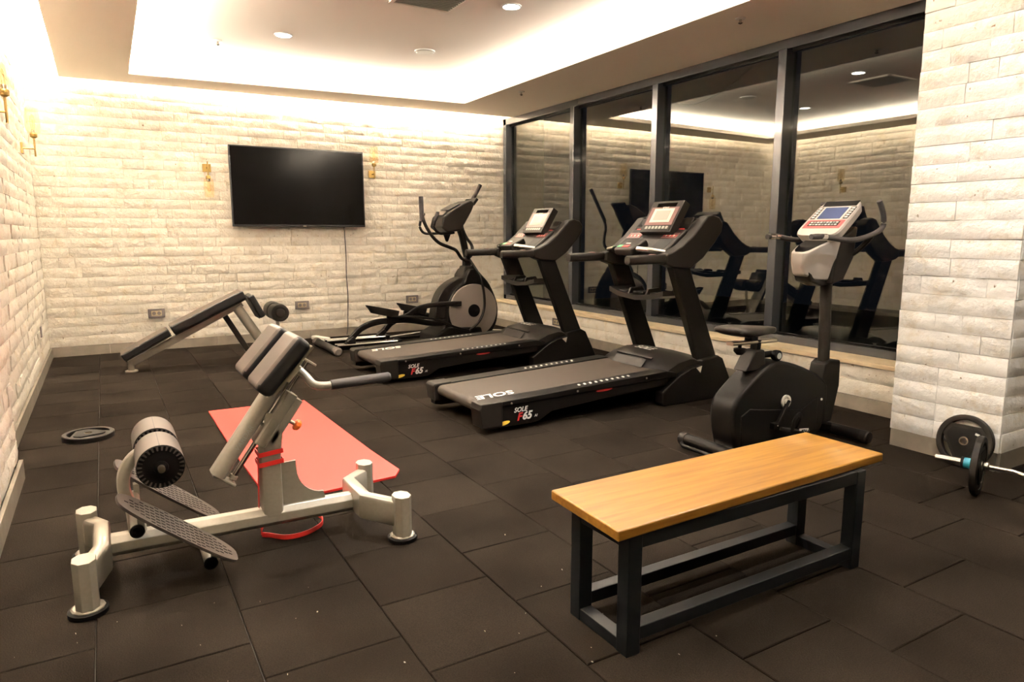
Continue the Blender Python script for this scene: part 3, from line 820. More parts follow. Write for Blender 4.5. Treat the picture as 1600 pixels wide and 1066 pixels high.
obj('band_loop', sweep(NB(), cat([(.575, HC + .10, .013), (.61, 3.43, .013), (.68, 3.365, .013), (.78, 3.37, .013), (.87, 3.44, .013), (.89, 3.53, .013), (.86, 3.60, .013), (.76, 3.63, .013), (.62, 3.60, .013), (.575, HC + .12, .013)], 5), [(.0015, -.012), (.0015, .012), (-.0015, .012), (-.0015, -.012)]), 'red', t)

# ---- decline bench
DY = 8.62
t = thing('decline_bench', 'black padded decline bench with grey steel post by the back wall', 'exercise machine', (.8, DY, 0))
def dpad(name, a, b, th, hw, base=.0):
    a, b = Vector((a[0], DY, a[1])), Vector((b[0], DY, b[1])); ex = (b - a).normalized(); ez = Vector((-ex.z, 0, ex.x))
    bm = NB(); obox(bm, (a + b) / 2 + ez * (th / 2 + base), ex, (0, 1, 0), ez, (b - a).length / 2, hw, th / 2)
    cc = (a + b) / 2 + ez * (th / 2 + base)
    for f in bm.faces: f.material_index = 0 if (f.calc_center_median() - cc).dot(ez) > th * .4 and name == 'back_pad' else 1  # only back pad tops take the lit copy of the vinyl
    o = obj(name, bm, ['vinyl_lit', 'vinyl_shaded'], t, bevel=.022, seg=4)
    bk = NB(); obox(bk, (a + b) / 2 + ez * (base - .003), ex, (0, 1, 0), ez, (b - a).length / 2 - .005, hw - .01, .004)
    obj('pad_backing', bk, 'dash', o, smooth=0)
    return o
dpad('back_pad', (.105, .140), (.585, .395), .085, .155)
dpad('back_pad', (.615, .392), (1.40, .765), .110, .155)
dpad('knee_pad', (1.405, .78), (1.535, .52), .075, .155)
obj('main_beam', sweep(NB(), [(.15, DY, .085), (1.36, DY, .705)], rrect(.03, .04, .2, 2)), 'steel' if False else 'silver', t, bevel=.003)
ft = obj('foot_post', sweep(NB(), [(.165, DY, .0), (.165, DY, .115)], rrect(.032, .032, .4, 3), up=(0, 1, 0)), 'silver', t)
obj('foot_flange', lathe(NB(), [(.065, .0), (.065, .012), (.05, .018)], (.165, DY, 0), 'z', 20), 'silver', ft)
mp_ = obj('main_post', sweep(NB(), [(1.30, DY, .66), (1.66, DY, .06)], rrect(.055, .085, .45, 4), up=(0, 1, 0)), 'silver', t)
text('emblem', 'Y', .10, (1.385, DY - .0555, .545), (.52, 0, .85), (-.85, 0, .52), 'white', mp_)
text('lettering', 'VARD', .05, (1.50, DY - .0555, .365), (.52, 0, -.86), (.86, 0, .52), 'white', mp_)
obj('rear_strut', sweep(NB(), [(1.15, DY + .05, .60), (1.46, DY + .07, .03)], rrect(.03, .045, .2, 2), up=(0, 1, 0)), 'dash', t)
obj('floor_bar', bx(1.40, 1.98, DY - .035, DY + .035, .02, .07), 'silver', t, bevel=.006)
for x in (1.44, 1.94): obj('rubber_foot', bx(x - .04, x + .04, DY - .05, DY + .05, 0, .02), 'black', t)
obj('cross_foot', bx(1.60, 1.67, DY - .26, DY + .26, .01, .06), 'silver', t, bevel=.006)
rp = obj('roller_post', sweep(NB(), [(1.68, DY, .06), (1.76, DY, .42), (1.745, DY, .57)], rrect(.02, .02, .3, 2), up=(0, 1, 0)), 'silver', t)
for s in (-1, 1):
    obj('leg_roller', lathe(NB(), [(.075, .02 * s), (.104, .028 * s), (.108, .15 * s), (.102, .245 * s), (.070, .252 * s), (.055, .248 * s), (.048, .268 * s), (.012, .272 * s)], (1.745, DY, .585), 'y', 28), 'dash', t)

# ---- treadmills
def treadmill():
    t = thing('treadmill', 'nearer black treadmill with red bordered console, third pane behind it', 'treadmill', (3.6, 4.93, 0), 'treadmills facing the window')
    yc = 4.93; HW = .50
    def dz(x): return .232 + (x - 2.35) * (.300 - .232) / 1.75      # deck surface
    # deck frame: skirts both sides plus underside
    side = [(2.36, .055), (2.36, dz(2.36) - .012), (4.20, dz(4.2) - .012), (4.20, .185), (3.50, .150), (2.98, .112), (2.86, .050), (2.80, .042), (2.42, .042)]
    for s in (-1, 1):
        y0, y1 = sorted((yc + s * (HW - .012), yc + s * (HW - .10)))
        obj('side_skirt', prism(NB(), side, y0, y1), 'satin', t, smooth=20, bevel=.005)
        y0, y1 = sorted((yc + s * HW, yc + s * .345))
        rail = [(2.50, dz(2.5) - .030), (2.50, dz(2.5) + .008), (4.18, dz(4.18) + .008), (4.30, dz(4.3) - .02), (4.30, dz(4.3) - .055)]
        sr = obj('side_rail', prism(NB(), rail, y0, y1), 'satin', t, smooth=20, bevel=.007, seg=3)
        st_ = NB()
        x0s = 3.27
        for k in range(10):
            x = x0s + k * .058; yy = yc + s * .42
            v = [st_.verts.new((x + a, yy + b, dz(x + a) + .0092)) for a, b in ((0, -.024), (.022, -.024), (.040, .024), (.018, .024))]
            st_.faces.new(v)
        obj('stripe_print', st_, 'white', sr, smooth=0)
        cap = [(2.335, .10), (2.325, .225), (2.34, dz(2.35) + .014), (2.50, dz(2.5) + .014), (2.50, .10)] if s > 0 else [(2.345, .055), (2.325, .20), (2.335, dz(2.35) + .014), (2.52, dz(2.5) + .014), (2.52, .055)]
        y0, y1 = sorted((yc + s * (HW + .006), yc + s * .34))
        obj('rear_cap', prism(NB(), cap, y0, y1), 'dash', t, smooth=20, bevel=.010, seg=3)
    obj('deck_underside', prism(NB(), [(2.46, .12), (2.46, .19), (4.2, .27), (4.2, .14)], yc - .42, yc + .42), 'black', t, smooth=0)
    # belt with rounded rear
    bp_ = []
    for k in range(9):
        a = PI / 2 + PI * k / 8
        bp_.append((2.405 + .045 * math.cos(a), .188 + .045 * math.sin(a)))
    bp_ += [(2.405, .143), (4.3, .20), (4.3, dz(4.3) + .001)]
    bl = obj('running_belt', prism(NB(), bp_[::-1], yc - .338, yc + .338), 'belt', t, smooth=35)
    text('belt_lettering', 'SOLE', .15, (2.60, yc - .26, dz(2.66) + .0025), (-1, 0, -.04), (0, -1, 0), 'white', bl, shear=.3, bold=.003)
    # motor cover
    hood = NB(); cs = [(4.10, .275), (4.16, .33), (4.26, .395), (4.40, .432), (4.55, .425), (4.72, .385), (4.90, .32), (4.98, .24), (4.98, .10), (4.4, .08), (4.14, .17)]
    n = len(cs); rings = []
    for fy in (-1, -.86, -.5, 0, .5, .86, 1):
        k = 1 - .30 * abs(fy) ** 3
        ring = []
        for x, z in cs:
            xx = x + (.10 * abs(fy) ** 2.2 if x < 4.45 else (-.10 * abs(fy) ** 2.5 if x > 4.6 else 0))
            zz = z if z < .28 else .27 + (z - .27) * k
            ring.append(hood.verts.new((xx, yc + fy * .455, zz)))
        rings.append(ring)
    for a, b in zip(rings, rings[1:]):
        for i in range(n): hood.faces.new((a[i], a[(i + 1) % n], b[(i + 1) % n], b[i]))
    hood.faces.new(rings[0]); hood.faces.new(rings[-1][::-1])
    hd = obj('motor_cover', hood, 'cover', t, smooth=28)
    obj('cover_step', obox(obox(NB(), (4.235, yc, .384), (.82, 0, .50), (0, 1, 0), (-.50, 0, .82), .012, .25, .005), (4.17, yc, .335), (.66, 0, .72), (0, 1, 0), (-.72, 0, .66), .045, .21, .004), 'dash', hd, smooth=0, bevel=.003)
    text('cover_lettering', 'SOLE', .105, (4.385, yc + .03, .4335), (0, -1, 0), (1, 0, .12), 'white', hd, shear=.3, bold=.002)
    # base covers and columns
    for s in (-1, 1):
        y0, y1 = sorted((yc + s * .41, yc + s * .515))
        foot = [(4.15, .0), (4.13, .03), (4.13, .125), (4.18, .165), (4.34, .265), (4.47, .315), (4.60, .33), (4.60, .372), (4.80, .40), (4.86, .37), (5.00, .10), (5.02, .0)]
        ft_ = obj('base_cover', prism(NB(), foot, y0, y1), 'satin', t, smooth=25, bevel=.014, seg=3)
        yy = yc + s * .5165
        tri = NB(); v = [tri.verts.new(p) for p in ((4.52, yy, .312), (4.59, yy, .325), (4.575, yy, .262))]; tri.faces.new(v)
        obj('badge', tri, 'vent', ft_, smooth=0)
        y0, y1 = sorted((yc + s * .375, yc + s * .455))
        col_ = [(4.64, .28), (4.88, .28), (4.44, 1.26), (4.23, 1.26)]
        obj('column', prism(NB(), col_, y0, y1), 'satin', t, smooth=20, bevel=.012, seg=3)
        # console arm with handrail
        arm = [(4.16, 1.245), (4.16, 1.335), (4.23, 1.352), (4.34, 1.405), (4.47, 1.50), (4.57, 1.60), (4.63, 1.66), (4.70, 1.675), (4.78, 1.655), (4.83, 1.60), (4.82, 1.53), (4.74, 1.43), (4.60, 1.29), (4.45, 1.20), (4.24, 1.215)]
        y0, y1 = sorted((yc + s * .36, yc + s * .475))
        ar = obj('console_arm', prism(NB(), arm, y0, y1), 'dash', t, smooth=28, bevel=.020, seg=3)
        obj('handrail', sweep(NB(), [(3.765, yc + s * .425, 1.286), (3.78, yc + s * .425, 1.286), (4.18, yc + s * .425, 1.292)], rrect(.040, .040, .35, 3), scale=[.85, 1, 1.03]), 'dash', t)
        obj('rail_button', lathe(NB(), [(.032, 0), (.030, .006), (.02, .008)], (4.04, yc + s * .425, 1.328), 'z', 16), 'burgundy', ar)
        # fan pocket beside the tablet
        obj('pocket', obox(NB(), (4.57, yc + s * .285, 1.575), (.55, 0, .83), (0, 1, 0), (-.83, 0, .55), .085, .06, .022), 'cover', t, bevel=.014, seg=3)
        obj('pocket_print', obox(NB(), (4.495, yc + s * .285, 1.535), (.55, 0, .83), (0, 1, 0), (-.83, 0, .55), .022, .035, .002), 'redprint', t, smooth=0)
        obj('pulse_grip', tb([(4.24, yc + s * .36, 1.345), (4.13, yc + s * .28, 1.365), (4.10, yc + s * .16, 1.375)], .024, 14), 'chrome', t)
    # dashboard between the arms
    dsh = NB()
    obox(dsh, (4.385, yc, 1.43), (.80, 0, .60), (0, 1, 0), (-.60, 0, .80), .165, .365, .030)
    ds = obj('dashboard', dsh, 'dash', t, bevel=.018, seg=3)
    obj('rear_shell', prism(NB(), [(4.44, 1.40), (4.52, 1.57), (4.64, 1.65), (4.78, 1.62), (4.80, 1.52), (4.66, 1.36), (4.52, 1.30)], yc - .37, yc + .37), 'satin', t, smooth=30, bevel=.02, seg=3)
    nose = obj('key_panel', obox(NB(), (4.165, yc, 1.385), (.88, 0, .42), (0, 1, 0), (-.42, 0, .88), .105, .125, .038), 'dash', t, bevel=.02, seg=3)
    def onp(x, y):      # point on key panel surface
        return Vector((4.165, yc, 1.385)) + Vector((.88, 0, .42)).normalized() * x + Vector((0, y, 0)) + Vector((-.42, 0, .88)).normalized() * .0405
    def flat(nm, c, ex, ez, hx, hy, m_, par, h=.0015): return obj(nm, obox(NB(), c, ex, (0, 1, 0), ez, hx, hy, h), m_, par, smooth=0)
    flat('start_key', onp(-.055, .075), (.88, 0, .42), (-.42, 0, .88), .018, .028, 'greenprint', nose)
    flat('stop_key', onp(-.055, -.005), (.88, 0, .42), (-.42, 0, .88), .018, .042, 'redprint', nose)
    flat('speed_key', onp(.0, .02), (.88, 0, .42), (-.42, 0, .88), .008, .03, 'white', nose)
    dn = Vector((-.60, 0, .80)); dx_ = Vector((.80, 0, .60))
    for s in (-1, 1):
        flat('key_strip', Vector((4.385, yc + s * .24, 1.43)) + dn * .0315 + dx_ * .06, dx_, dn, .040, .095, 'burgundy', ds)
        for k in range(7):
            flat('key', Vector((4.385, yc + s * (.165 + k * .025), 1.43)) + dn * .034 + dx_ * .055, dx_, dn, .010, .007, 'vent' if k % 2 else 'redprint', ds)
        obj('bottle_well', obox(NB(), Vector((4.385, yc + s * .235, 1.43)) + dn * .0305 - dx_ * .065, dx_, (0, 1, 0), dn, .07, .085, .002), 'black', ds, smooth=0)
    # tablet (screen housing)
    ty = yc - .06
    tx = Vector((.52, 0, .855)).normalized(); tn = Vector((-tx.z, 0, tx.x)); tcn = Vector((4.50, ty, 1.645))
    TH, TWd = .165, .205
    tabm = NB(); 
    for a, b, c_, d in ((-1, .58, -1, 1), (.88, 1, -1, 1), (.56, .90, -1, -.62), (.56, .90, .62, 1)):
        obox(tabm, tcn + tx * TH * (a + b) / 2 + Vector((0, TWd * (c_ + d) / 2, 0)), tx, (0, 1, 0), tn, TH * (b - a) / 2, TWd * (d - c_) / 2, .038)
    tab = obj('console', tabm, 'dash', t, smooth=20)
    def ont(u, v, h=.0395): return tcn + tx * TH * u + Vector((0, TWd * v, 0)) + tn * h
    flat('burgundy_border', ont(.02, 0), tx, tn, TH * .58, TWd * .88, 'burgundy', tab)
    flat('screen_frame', ont(.06, 0, .0415), tx, tn, TH * .44, TWd * .64, 'vent', tab)
    flat('screen', ont(.06, 0, .0435), tx, tn, TH * .30, TWd * .46, 'lcd', tab)
    flat('button_panel', ont(-.75, 0), tx, tn, TH * .17, TWd * .86, 'cover', tab)
    for k in range(7): flat('button', ont(-.72, -.66 + k * .22, .0415), tx, tn, TH * .085, TWd * .075, 'lcd', tab)
    text('brand_lettering', 'SOLE', .035, ont(.60, 0, .042) if False else ont(.535, 0, .0425), (0, -1, 0), tx, 'white', tab, shear=.3)
    # bottle tray between columns
    tr = NB(); zt = .93
    prof = []
    ysn = [(-.375, .03), (-.25, -.005), (-.12, -.02), (0, -.03), (.12, -.02), (.25, -.005), (.375, .03)]
    for (ya, za), (yb_, zb_) in zip(ysn, ysn[1:]):
        v = []
        for x0, x1 in ((4.22, 4.48),):
            for yy, zz in ((ya, za), (yb_, zb_)):
                for x in (x0, x1):
                    for h in (0, .045): v.append(tr.verts.new((x, yc + yy, zt + zz + h)))
        for f in ((0, 1, 3, 2), (4, 6, 7, 5), (0, 4, 5, 1), (2, 3, 7, 6), (0, 2, 6, 4), (1, 5, 7, 3)): tr.faces.new([v[i] for i in f])
    bmesh.ops.remove_doubles(tr, verts=tr.verts, dist=.0005)
    ty_ = obj('bottle_tray', tr, 'cover', t, smooth=0)
    for yy in (-.24, .0, .24):
        obj('tray_well', obox(NB(), (4.34, yc + yy, zt + .035), (1, 0, 0), (0, 1, 0), (0, 0, 1), .085, .075, .014), 'black', ty_, smooth=0, bevel=.01)
    for yy in (-.12, .12):
        obj('tray_divider', prism(NB(), [(4.23, zt), (4.27, zt + .075), (4.40, zt + .085), (4.47, zt)], yc + yy - .012, yc + yy + .012), 'cover', ty_, smooth=0, bevel=.004)
    # prints on the right skirt
    ysd = yc - HW - .0015
    text('side_lettering', 'SOLE', .052, (2.685, yc - HW + .0095, .163), (1, 0, .03), (0, 0, 1), 'white', t, shear=.3, bold=.001)
    text('model_lettering', 'F', .085, (2.672, yc - HW + .0095, .105), (1, 0, .03), (0, 0, 1), 'redprint', t, shear=.3, bold=.003)
    text('model_lettering', '65', .085, (2.742, yc - HW + .0095, .108), (1, 0, .03), (0, 0, 1), 'white', t, shear=.3, bold=.003)
    text('model_lettering', 'AI', .03, (2.825, yc - HW + .0095, .098), (1, 0, .03), (0, 0, 1), 'white', t, shear=.3)
    ov = NB(); ring = [ov.verts.new((2.535 + .055 * math.cos(2 * PI * k / 20) + .008 * math.sin(2 * PI * k / 20), yc - HW + .010, .073 + .017 * math.sin(2 * PI * k / 20) + .006 * math.cos(2 * PI * k / 20))) for k in range(20)]; ov.faces.new(ring)
    obj('yellow_sticker', ov, 'yellow', t, smooth=0)
    ov = NB(); ring = [ov.verts.new((3.50 + .085 * math.cos(2 * PI * k / 20), yc - HW + .0095, .225 + .013 * math.sin(2 * PI * k / 20) + .003 * math.cos(2 * PI * k / 20))) for k in range(20)]; ov.faces.new(ring)
    rl = obj('red_badge', ov, 'redprint', t, smooth=0)
    for x in (2.60, 3.22, 3.95): obj('bolt', lathe(NB(), [(.009, 0), (.009, -.004), (.005, -.006)], (x, yc - HW, dz(x) - .018), 'y', 10), 'steel', t)
    return t
tm = treadmill()
tm2 = dup(tm, (-.03, 2.08, 0), 'farther black treadmill beside the elliptical, nearer the back wall')
for c_ in tm2.children:
    for g_ in c_.children:
        if g_.name.startswith('belt_lettering'): g_.location = (.08, .50, 0)

# ---- upright exercise bike
BY = 3.13
t = thing('exercise_bike', 'black upright exercise bike with silver console behind the wooden bench', 'exercise bike', (3.9, BY, 0))
prof = cat([(3.50, 0, .07), (3.465, 0, .18), (3.445, 0, .32), (3.47, 0, .42), (3.56, 0, .50), (3.68, 0, .585), (3.80, 0, .64), (3.92, 0, .650), (4.15, 0, .585), (4.33, 0, .50), (4.42, 0, .42), (4.41, 0, .25), (4.36, 0, .09), (4.20, 0, .06), (3.9, 0, .055), (3.6, 0, .055)], 3)
prof = [(p.x, p.z) for p in prof]
obj('shell', prism(NB(), prof, BY - .105, BY + .105), 'satin', t, smooth=30, bevel=.030, seg=4)
# lower flank recess line and cheek
chk = [(3.53, .10), (3.52, .32), (3.60, .36), (3.80, .33), (4.12, .29), (4.30, .36), (4.30, .12)]
obj('flank_panel', prism(prism(NB(), chk, BY - .112, BY - .098), chk, BY + .098, BY + .112), 'black', t, smooth=20, bevel=.006)
obj('seat_shroud', prism(NB(), [(3.60, .60), (3.69, .735), (3.78, .735), (3.80, .60)], BY - .055, BY + .055), 'dash', t, smooth=0, bevel=.010)
obj('seat_post', sweep(NB(), [(3.735, BY, .60), (3.755, BY, .80)], rrect(.028, .03, .3, 3), up=(0, 1, 0)), 'satin', t)
obj('side_knob', lathe(NB(), [(.014, 0), (.034, -.012), (.038, -.024), (.038, -.05), (.032, -.056), (.004, -.057)], (3.90, BY - .02, .685), 'y', 22), 'black', t)
obj('knob_arm', lathe(NB(), [(.022, 0), (.022, .12)], (3.78, BY - .01, .690), 'x', 14), 'black', t)
obj('knob_mark', lathe(NB(), [(.022, -.058), (.020, -.0595)], (3.90, BY - .02, .685), 'y', 18), 'lcd', t)
obj('seat_slider', sweep(NB(), [(3.50, BY, .792), (3.93, BY, .782)], rrect(.030, .013, .4, 3)), 'steel', t)
obj('slider_knob', lathe(NB(), [(.012, 0), (.012, -.025), (.04, -.03), (.040, -.05), (.02, -.072), (.004, -.075)], (3.585, BY - .01, .785), 'z', 20), 'black', t)
obj('seat_clamp', bx(3.67, 3.74, BY - .03, BY + .03, .795, .845), 'black', t, smooth=0, bevel=.006)
se = NB(); rg = []
for x, hw, zt, zb_ in ((3.47, .125, .895, .868), (3.50, .145, .905, .842), (3.58, .15, .908, .832), (3.68, .125, .900, .832), (3.78, .075, .892, .832), (3.88, .045, .885, .832), (3.93, .03, .875, .838)):
    rg.append([se.verts.new((x, BY + a * hw, zb_ + (zt - zb_) * b)) for a, b in ((-1, .25), (-.97, .75), (-.7, 1), (0, .93), (.7, 1), (.97, .75), (1, .25), (.7, 0), (-.7, 0))])
for a, b in zip(rg, rg[1:]):
    for i in range(9): se.faces.new((a[i], a[(i + 1) % 9], b[(i + 1) % 9], b[i]))
se.faces.new(rg[0]); se.faces.new(rg[-1][::-1])
s_ = obj('seat', se, 'cover', t, smooth=60)
md = s_.modifiers.new('round', 'SUBSURF'); md.levels = 1; md.render_levels = 2
# stabilisers
for x, nm in ((3.47, 'rear_stabilizer'), (4.62, 'front_stabilizer')):
    sb = obj(nm, lathe(NB(), [(.030, -.335), (.043, -.325), (.043, .325), (.030, .335)], (x, BY + .03, .062), 'y', 22), 'satin', t)
    for s in (-1, 1): obj('end_cap', lathe(NB(), [(.047, -.028), (.048, .02), (.040, .030), (.02, .034)] if s > 0 else [(.047, .028), (.048, -.02), (.040, -.030), (.02, -.034)], (x, BY + .03 + s * .315, .060), 'y', 22), 'dash', sb)
obj('rear_handle', tb([(3.40, BY + .30, .05), (3.375, BY + .26, .045), (3.375, BY - .2, .045), (3.40, BY - .24, .05)], .014), 'satin', t)
obj('frame_tube', tb([(3.47, BY, .07), (3.66, BY, .12)], .035), 'satin', t)
obj('frame_tube', tb([(4.30, BY, .14), (4.60, BY, .07)], .04), 'satin', t)
# post and collar
obj('console_post', sweep(NB(), [(4.50, BY, .40), (4.452, BY, 1.33)], rrect(.038, .040, .45, 4), up=(0, 1, 0)), 'dash', t)
obj('post_collar', prism(NB(), [(4.40, .44), (4.43, .575), (4.48, .600), (4.60, .590), (4.605, .40), (4.54, .14), (4.38, .12), (4.40, .30)], BY - .065, BY + .065), 'satin', t, smooth=20, bevel=.012, seg=3)
# crank
obj('crank_ring', lathe(lathe(NB(), [(.045, 0), (.045, -.012), (.030, -.013), (.030, 0)], (3.945, BY - .112, .372), 'y', 26), [(.022, 0), (.022, -.02)], (3.945, BY - .112, .372), 'y', 16), 'vent', t)
cr = obj('crank_arm', sweep(NB(), [(3.952, BY - .135, .380), (3.835, BY - .140, .225)], rrect(.008, .014, .3, 2), up=(0, 1, 0)), 'black', t)
obj('crank_edge', tb([(3.945, BY - .146, .372), (3.832, BY - .150, .222)], .0035, 8), 'steel', cr)
pe = obj('pedal', obox(NB(), (3.93, BY - .19, .185), (1, 0, -.22), (0, 1, 0), (.22, 0, 1), .075, .045, .012), 'black', t, bevel=.006)
obj('pedal_strap', sweep(NB(), cat([(3.88, BY - .23, .19), (3.89, BY - .232, .27), (3.96, BY - .215, .30), (4.02, BY - .19, .26), (4.03, BY - .15, .18)], 5), rrect(.016, .0025, .3, 2), up=(0, 1, 0)), 'black', pe)
obj('pedal_lever', tb(cat([(3.90, BY - .235, .165), (3.98, BY - .24, .155), (4.05, BY - .235, .18)], 4), .007, 8), 'dash', pe)
obj('far_pedal', obox(NB(), (3.99, BY + .19, .52), (1, 0, .1), (0, 1, 0), (-.1, 0, 1), .07, .045, .012), 'black', t, bevel=.006)
obj('far_crank_arm', sweep(NB(), [(3.945, BY + .135, .372), (3.99, BY + .14, .52)], rrect(.008, .014, .3, 2), up=(0, 1, 0)), 'black', t)
obj('hip_spacer', bx(3.80, 3.86, BY - .15, BY - .10, .20, .24), 'black', t, smooth=0)
sk = obj('number_sticker', obox(NB(), (4.00, BY - .230, .178), (1, 0, -.1), (0, 1, 0), (.1, 0, 1), .048, .0015, .022), 'white', t, smooth=0)
text('sticker_digits', '874', .036, (4.00, BY - .2325, .178), (1, 0, -.1), (.1, 0, 1), 'black', sk, ext=.0004, bold=.0015)
for x, z in ((4.345, .335), (4.40, .27)): obj('bolt', lathe(NB(), [(.009, 0), (.009, -.005)], (x, BY - .1055 if x < 4.38 else BY - .066, z), 'y', 12), 'white', t)
# console
cx0 = Vector((4.462, BY, 1.590)); ex_ = Vector((.79, 0, .61)).normalized(); en = Vector((-ex_.z, 0, ex_.x)); CW = .165; CH = .205
cb = NB(); pts = []
for k in range(33):
    a = 2 * PI * k / 32
    if k == 32: break
    pts.append((math.copysign(abs(math.cos(a)) ** .38, math.cos(a)), math.copysign(abs(math.sin(a)) ** .38, math.sin(a))))
fr_, bk_, rim_ = [], [], []
for u, v in pts:
    wv = CW * (1.0 - .05 * (u - .0))
    fr_.append(cb.verts.new(cx0 + ex_ * CH * u * .975 + Vector((0, v * wv * .965, 0)) + en * .034))
    rim_.append(cb.verts.new(cx0 + ex_ * CH * u + Vector((0, v * wv, 0)) + en * .022))
    bk_.append(cb.verts.new(cx0 + ex_ * CH * u * .96 + Vector((0, v * wv * .93, 0)) - en * .030))
cb.faces.new(fr_); cb.faces.new(bk_[::-1])
for A, B in ((fr_, rim_), (rim_, bk_)):
    for i in range(32): cb.faces.new((A[i], B[i], B[(i + 1) % 32], A[(i + 1) % 32]))
con = obj('console', cb, 'paleplast', t, smooth=35)
def bc(u, v, h=.0345): return cx0 + ex_ * CH * u + Vector((0, CW * v, 0)) + en * h
def bflat(nm, u, v, hu, hv, m_, h=.0345, th=.0015): return obj(nm, obox(NB(), bc(u, v, h), ex_, (0, 1, 0), en, CH * hu, CW * hv, th), m_, con, smooth=0)
bflat('top_window', .80, 0, .145, .80, 'gloss')
bflat('screen_frame', .25, 0, .36, .60, 'white', .0342)
bflat('screen', .25, 0, .32, .55, 'bluelcd', .0358)
for s in (-1, 1):
    bflat('key_column', .27, s * .78, .33, .10, 'black')
    for k in range(5): bflat('key', .02 + k * .125, s * .78, .035, .065, 'white', .0362, .001)
bflat('red_border', -.36, 0, .22, .88, 'redprint')
bflat('key_panel', -.34, 0, .13, .72, 'black', .0360)
for k in range(9):
    for q in (-.40, -.28): bflat('key', q, -.6 + k * .15, .028, .05, 'white' if (k + int(q * 100)) % 3 else 'lcd', .0378, .001)
# cup holder nose hanging below the console
nb = NB(); sec_ = []
for x, z0, z1, hw in ((4.125, 1.275, 1.375, .045), (4.15, 1.225, 1.385, .068), (4.24, 1.185, 1.425, .096), (4.36, 1.18, 1.465, .106), (4.46, 1.23, 1.50, .106)):
    sec_.append([nb.verts.new((x, BY + a * hw, z0 + (z1 - z0) * b)) for a, b in ((-.72, 0), (-1, .5), (-1, 1), (1, 1), (1, .5), (.72, 0))])
for a, b in zip(sec_, sec_[1:]):
    for i in range(6): nb.faces.new((a[i], a[(i + 1) % 6], b[(i + 1) % 6], b[i]))
nb.faces.new(sec_[0]); nb.faces.new(sec_[-1][::-1])
no = obj('cup_holder', nb, 'paleplast', t, smooth=40, bevel=.012, seg=3)
wl = NB(); 
wp = [(4.142, -.032), (4.165, -.055), (4.24, -.082), (4.33, -.088), (4.33, .088), (4.24, .082), (4.165, .055), (4.142, .032)]
A = [wl.verts.new((x, BY + y, 1.386 + (x - 4.142) * .42)) for x, y in wp]; B = [wl.verts.new((x, BY + y, 1.371 + (x - 4.142) * .42)) for x, y in wp]
wl.faces.new(A); wl.faces.new(B[::-1])
for i in range(8): wl.faces.new((A[i], B[i], B[(i + 1) % 8], A[(i + 1) % 8]))
obj('cup_well', wl, 'gloss', no, smooth=0)
obj('nose_underside', prism(NB(), [(4.165, 1.25), (4.20, 1.175), (4.32, 1.14), (4.44, 1.16), (4.44, 1.25), (4.28, 1.21)], BY - .066, BY + .066), 'cover', t, smooth=25, bevel=.012)
obj('console_neck', prism(NB(), [(4.36, 1.15), (4.50, 1.18), (4.60, 1.34), (4.62, 1.56), (4.44, 1.48), (4.38, 1.30)], BY - .112, BY + .112), 'cover', t, smooth=25, bevel=.018, seg=3)
# handlebar
hb = NB()
for s in (-1, 1):
    y = BY + s * .175
    pth = [(4.02, y, 1.485), (4.14, y + s * .01, 1.487)] + cat([(4.14, y + s * .01, 1.487), (4.36, y + s * .035, 1.462), (4.50, y + s * .05, 1.475), (4.66, y + s * .05, 1.515), (4.73, y + s * .05, 1.56), (4.72, y + s * .05, 1.64), (4.67, y + s * .045, 1.73)], 5)[1:]
    hbar = obj('handlebar', tb(pth, .0185, 14), 'grip', t)
    obj('pulse_sensor', sweep(NB(), [(4.045, y, 1.486), (4.10, y + s * .005, 1.4865)], circ(.0195, 14)), 'chrome', hbar)
    obj('pulse_sensor', sweep(NB(), [(4.108, y + s * .0055, 1.4866), (4.16, y + s * .013, 1.485)], circ(.0195, 14)), 'chrome', hbar)
obj('handlebar_bridge', tb(cat([(4.62, BY - .215, 1.49), (4.60, BY - .12, 1.38), (4.52, BY, 1.30), (4.60, BY + .12, 1.38), (4.62, BY + .215, 1.49)], 5), .018, 12), 'satin', t)

# ---- elliptical trainer
EY = 8.88
t = thing('elliptical_trainer', 'black elliptical trainer with grey disc guard in back right corner', 'elliptical trainer', (3.7, EY, 0))
shell = cat([(4.42, 0, 1.02), (4.53, 0, 1.01), (4.62, 0, .93), (4.74, 0, .79), (4.84, 0, .58), (4.87, 0, .40), (4.83, 0, .20), (4.72, 0, .08), (4.50, 0, .045), (4.20, 0, .05), (3.95, 0, .07), (3.92, 0, .14), (4.02, 0, .24), (4.07, 0, .40), (4.09, 0, .58), (4.20, 0, .75), (4.33, 0, .84), (4.36, 0, .93)], 3)
obj('shell', prism(NB(), [(p.x, p.z) for p in shell], EY - .20, EY + .20), 'satin', t, smooth=30, bevel=.03, seg=3)
hood_ = cat([(3.90, 0, .33), (3.96, 0, .60), (4.07, 0, .77), (4.25, 0, .88), (4.40, 0, .90), (4.40, 0, .80), (4.25, 0, .74), (4.14, 0, .58), (4.08, 0, .33)], 4)
obj('wheel_cowl', prism(NB(), [(p.x, p.z) for p in hood_], EY - .11, EY + .11), 'dash', t, smooth=30, bevel=.02, seg=3)
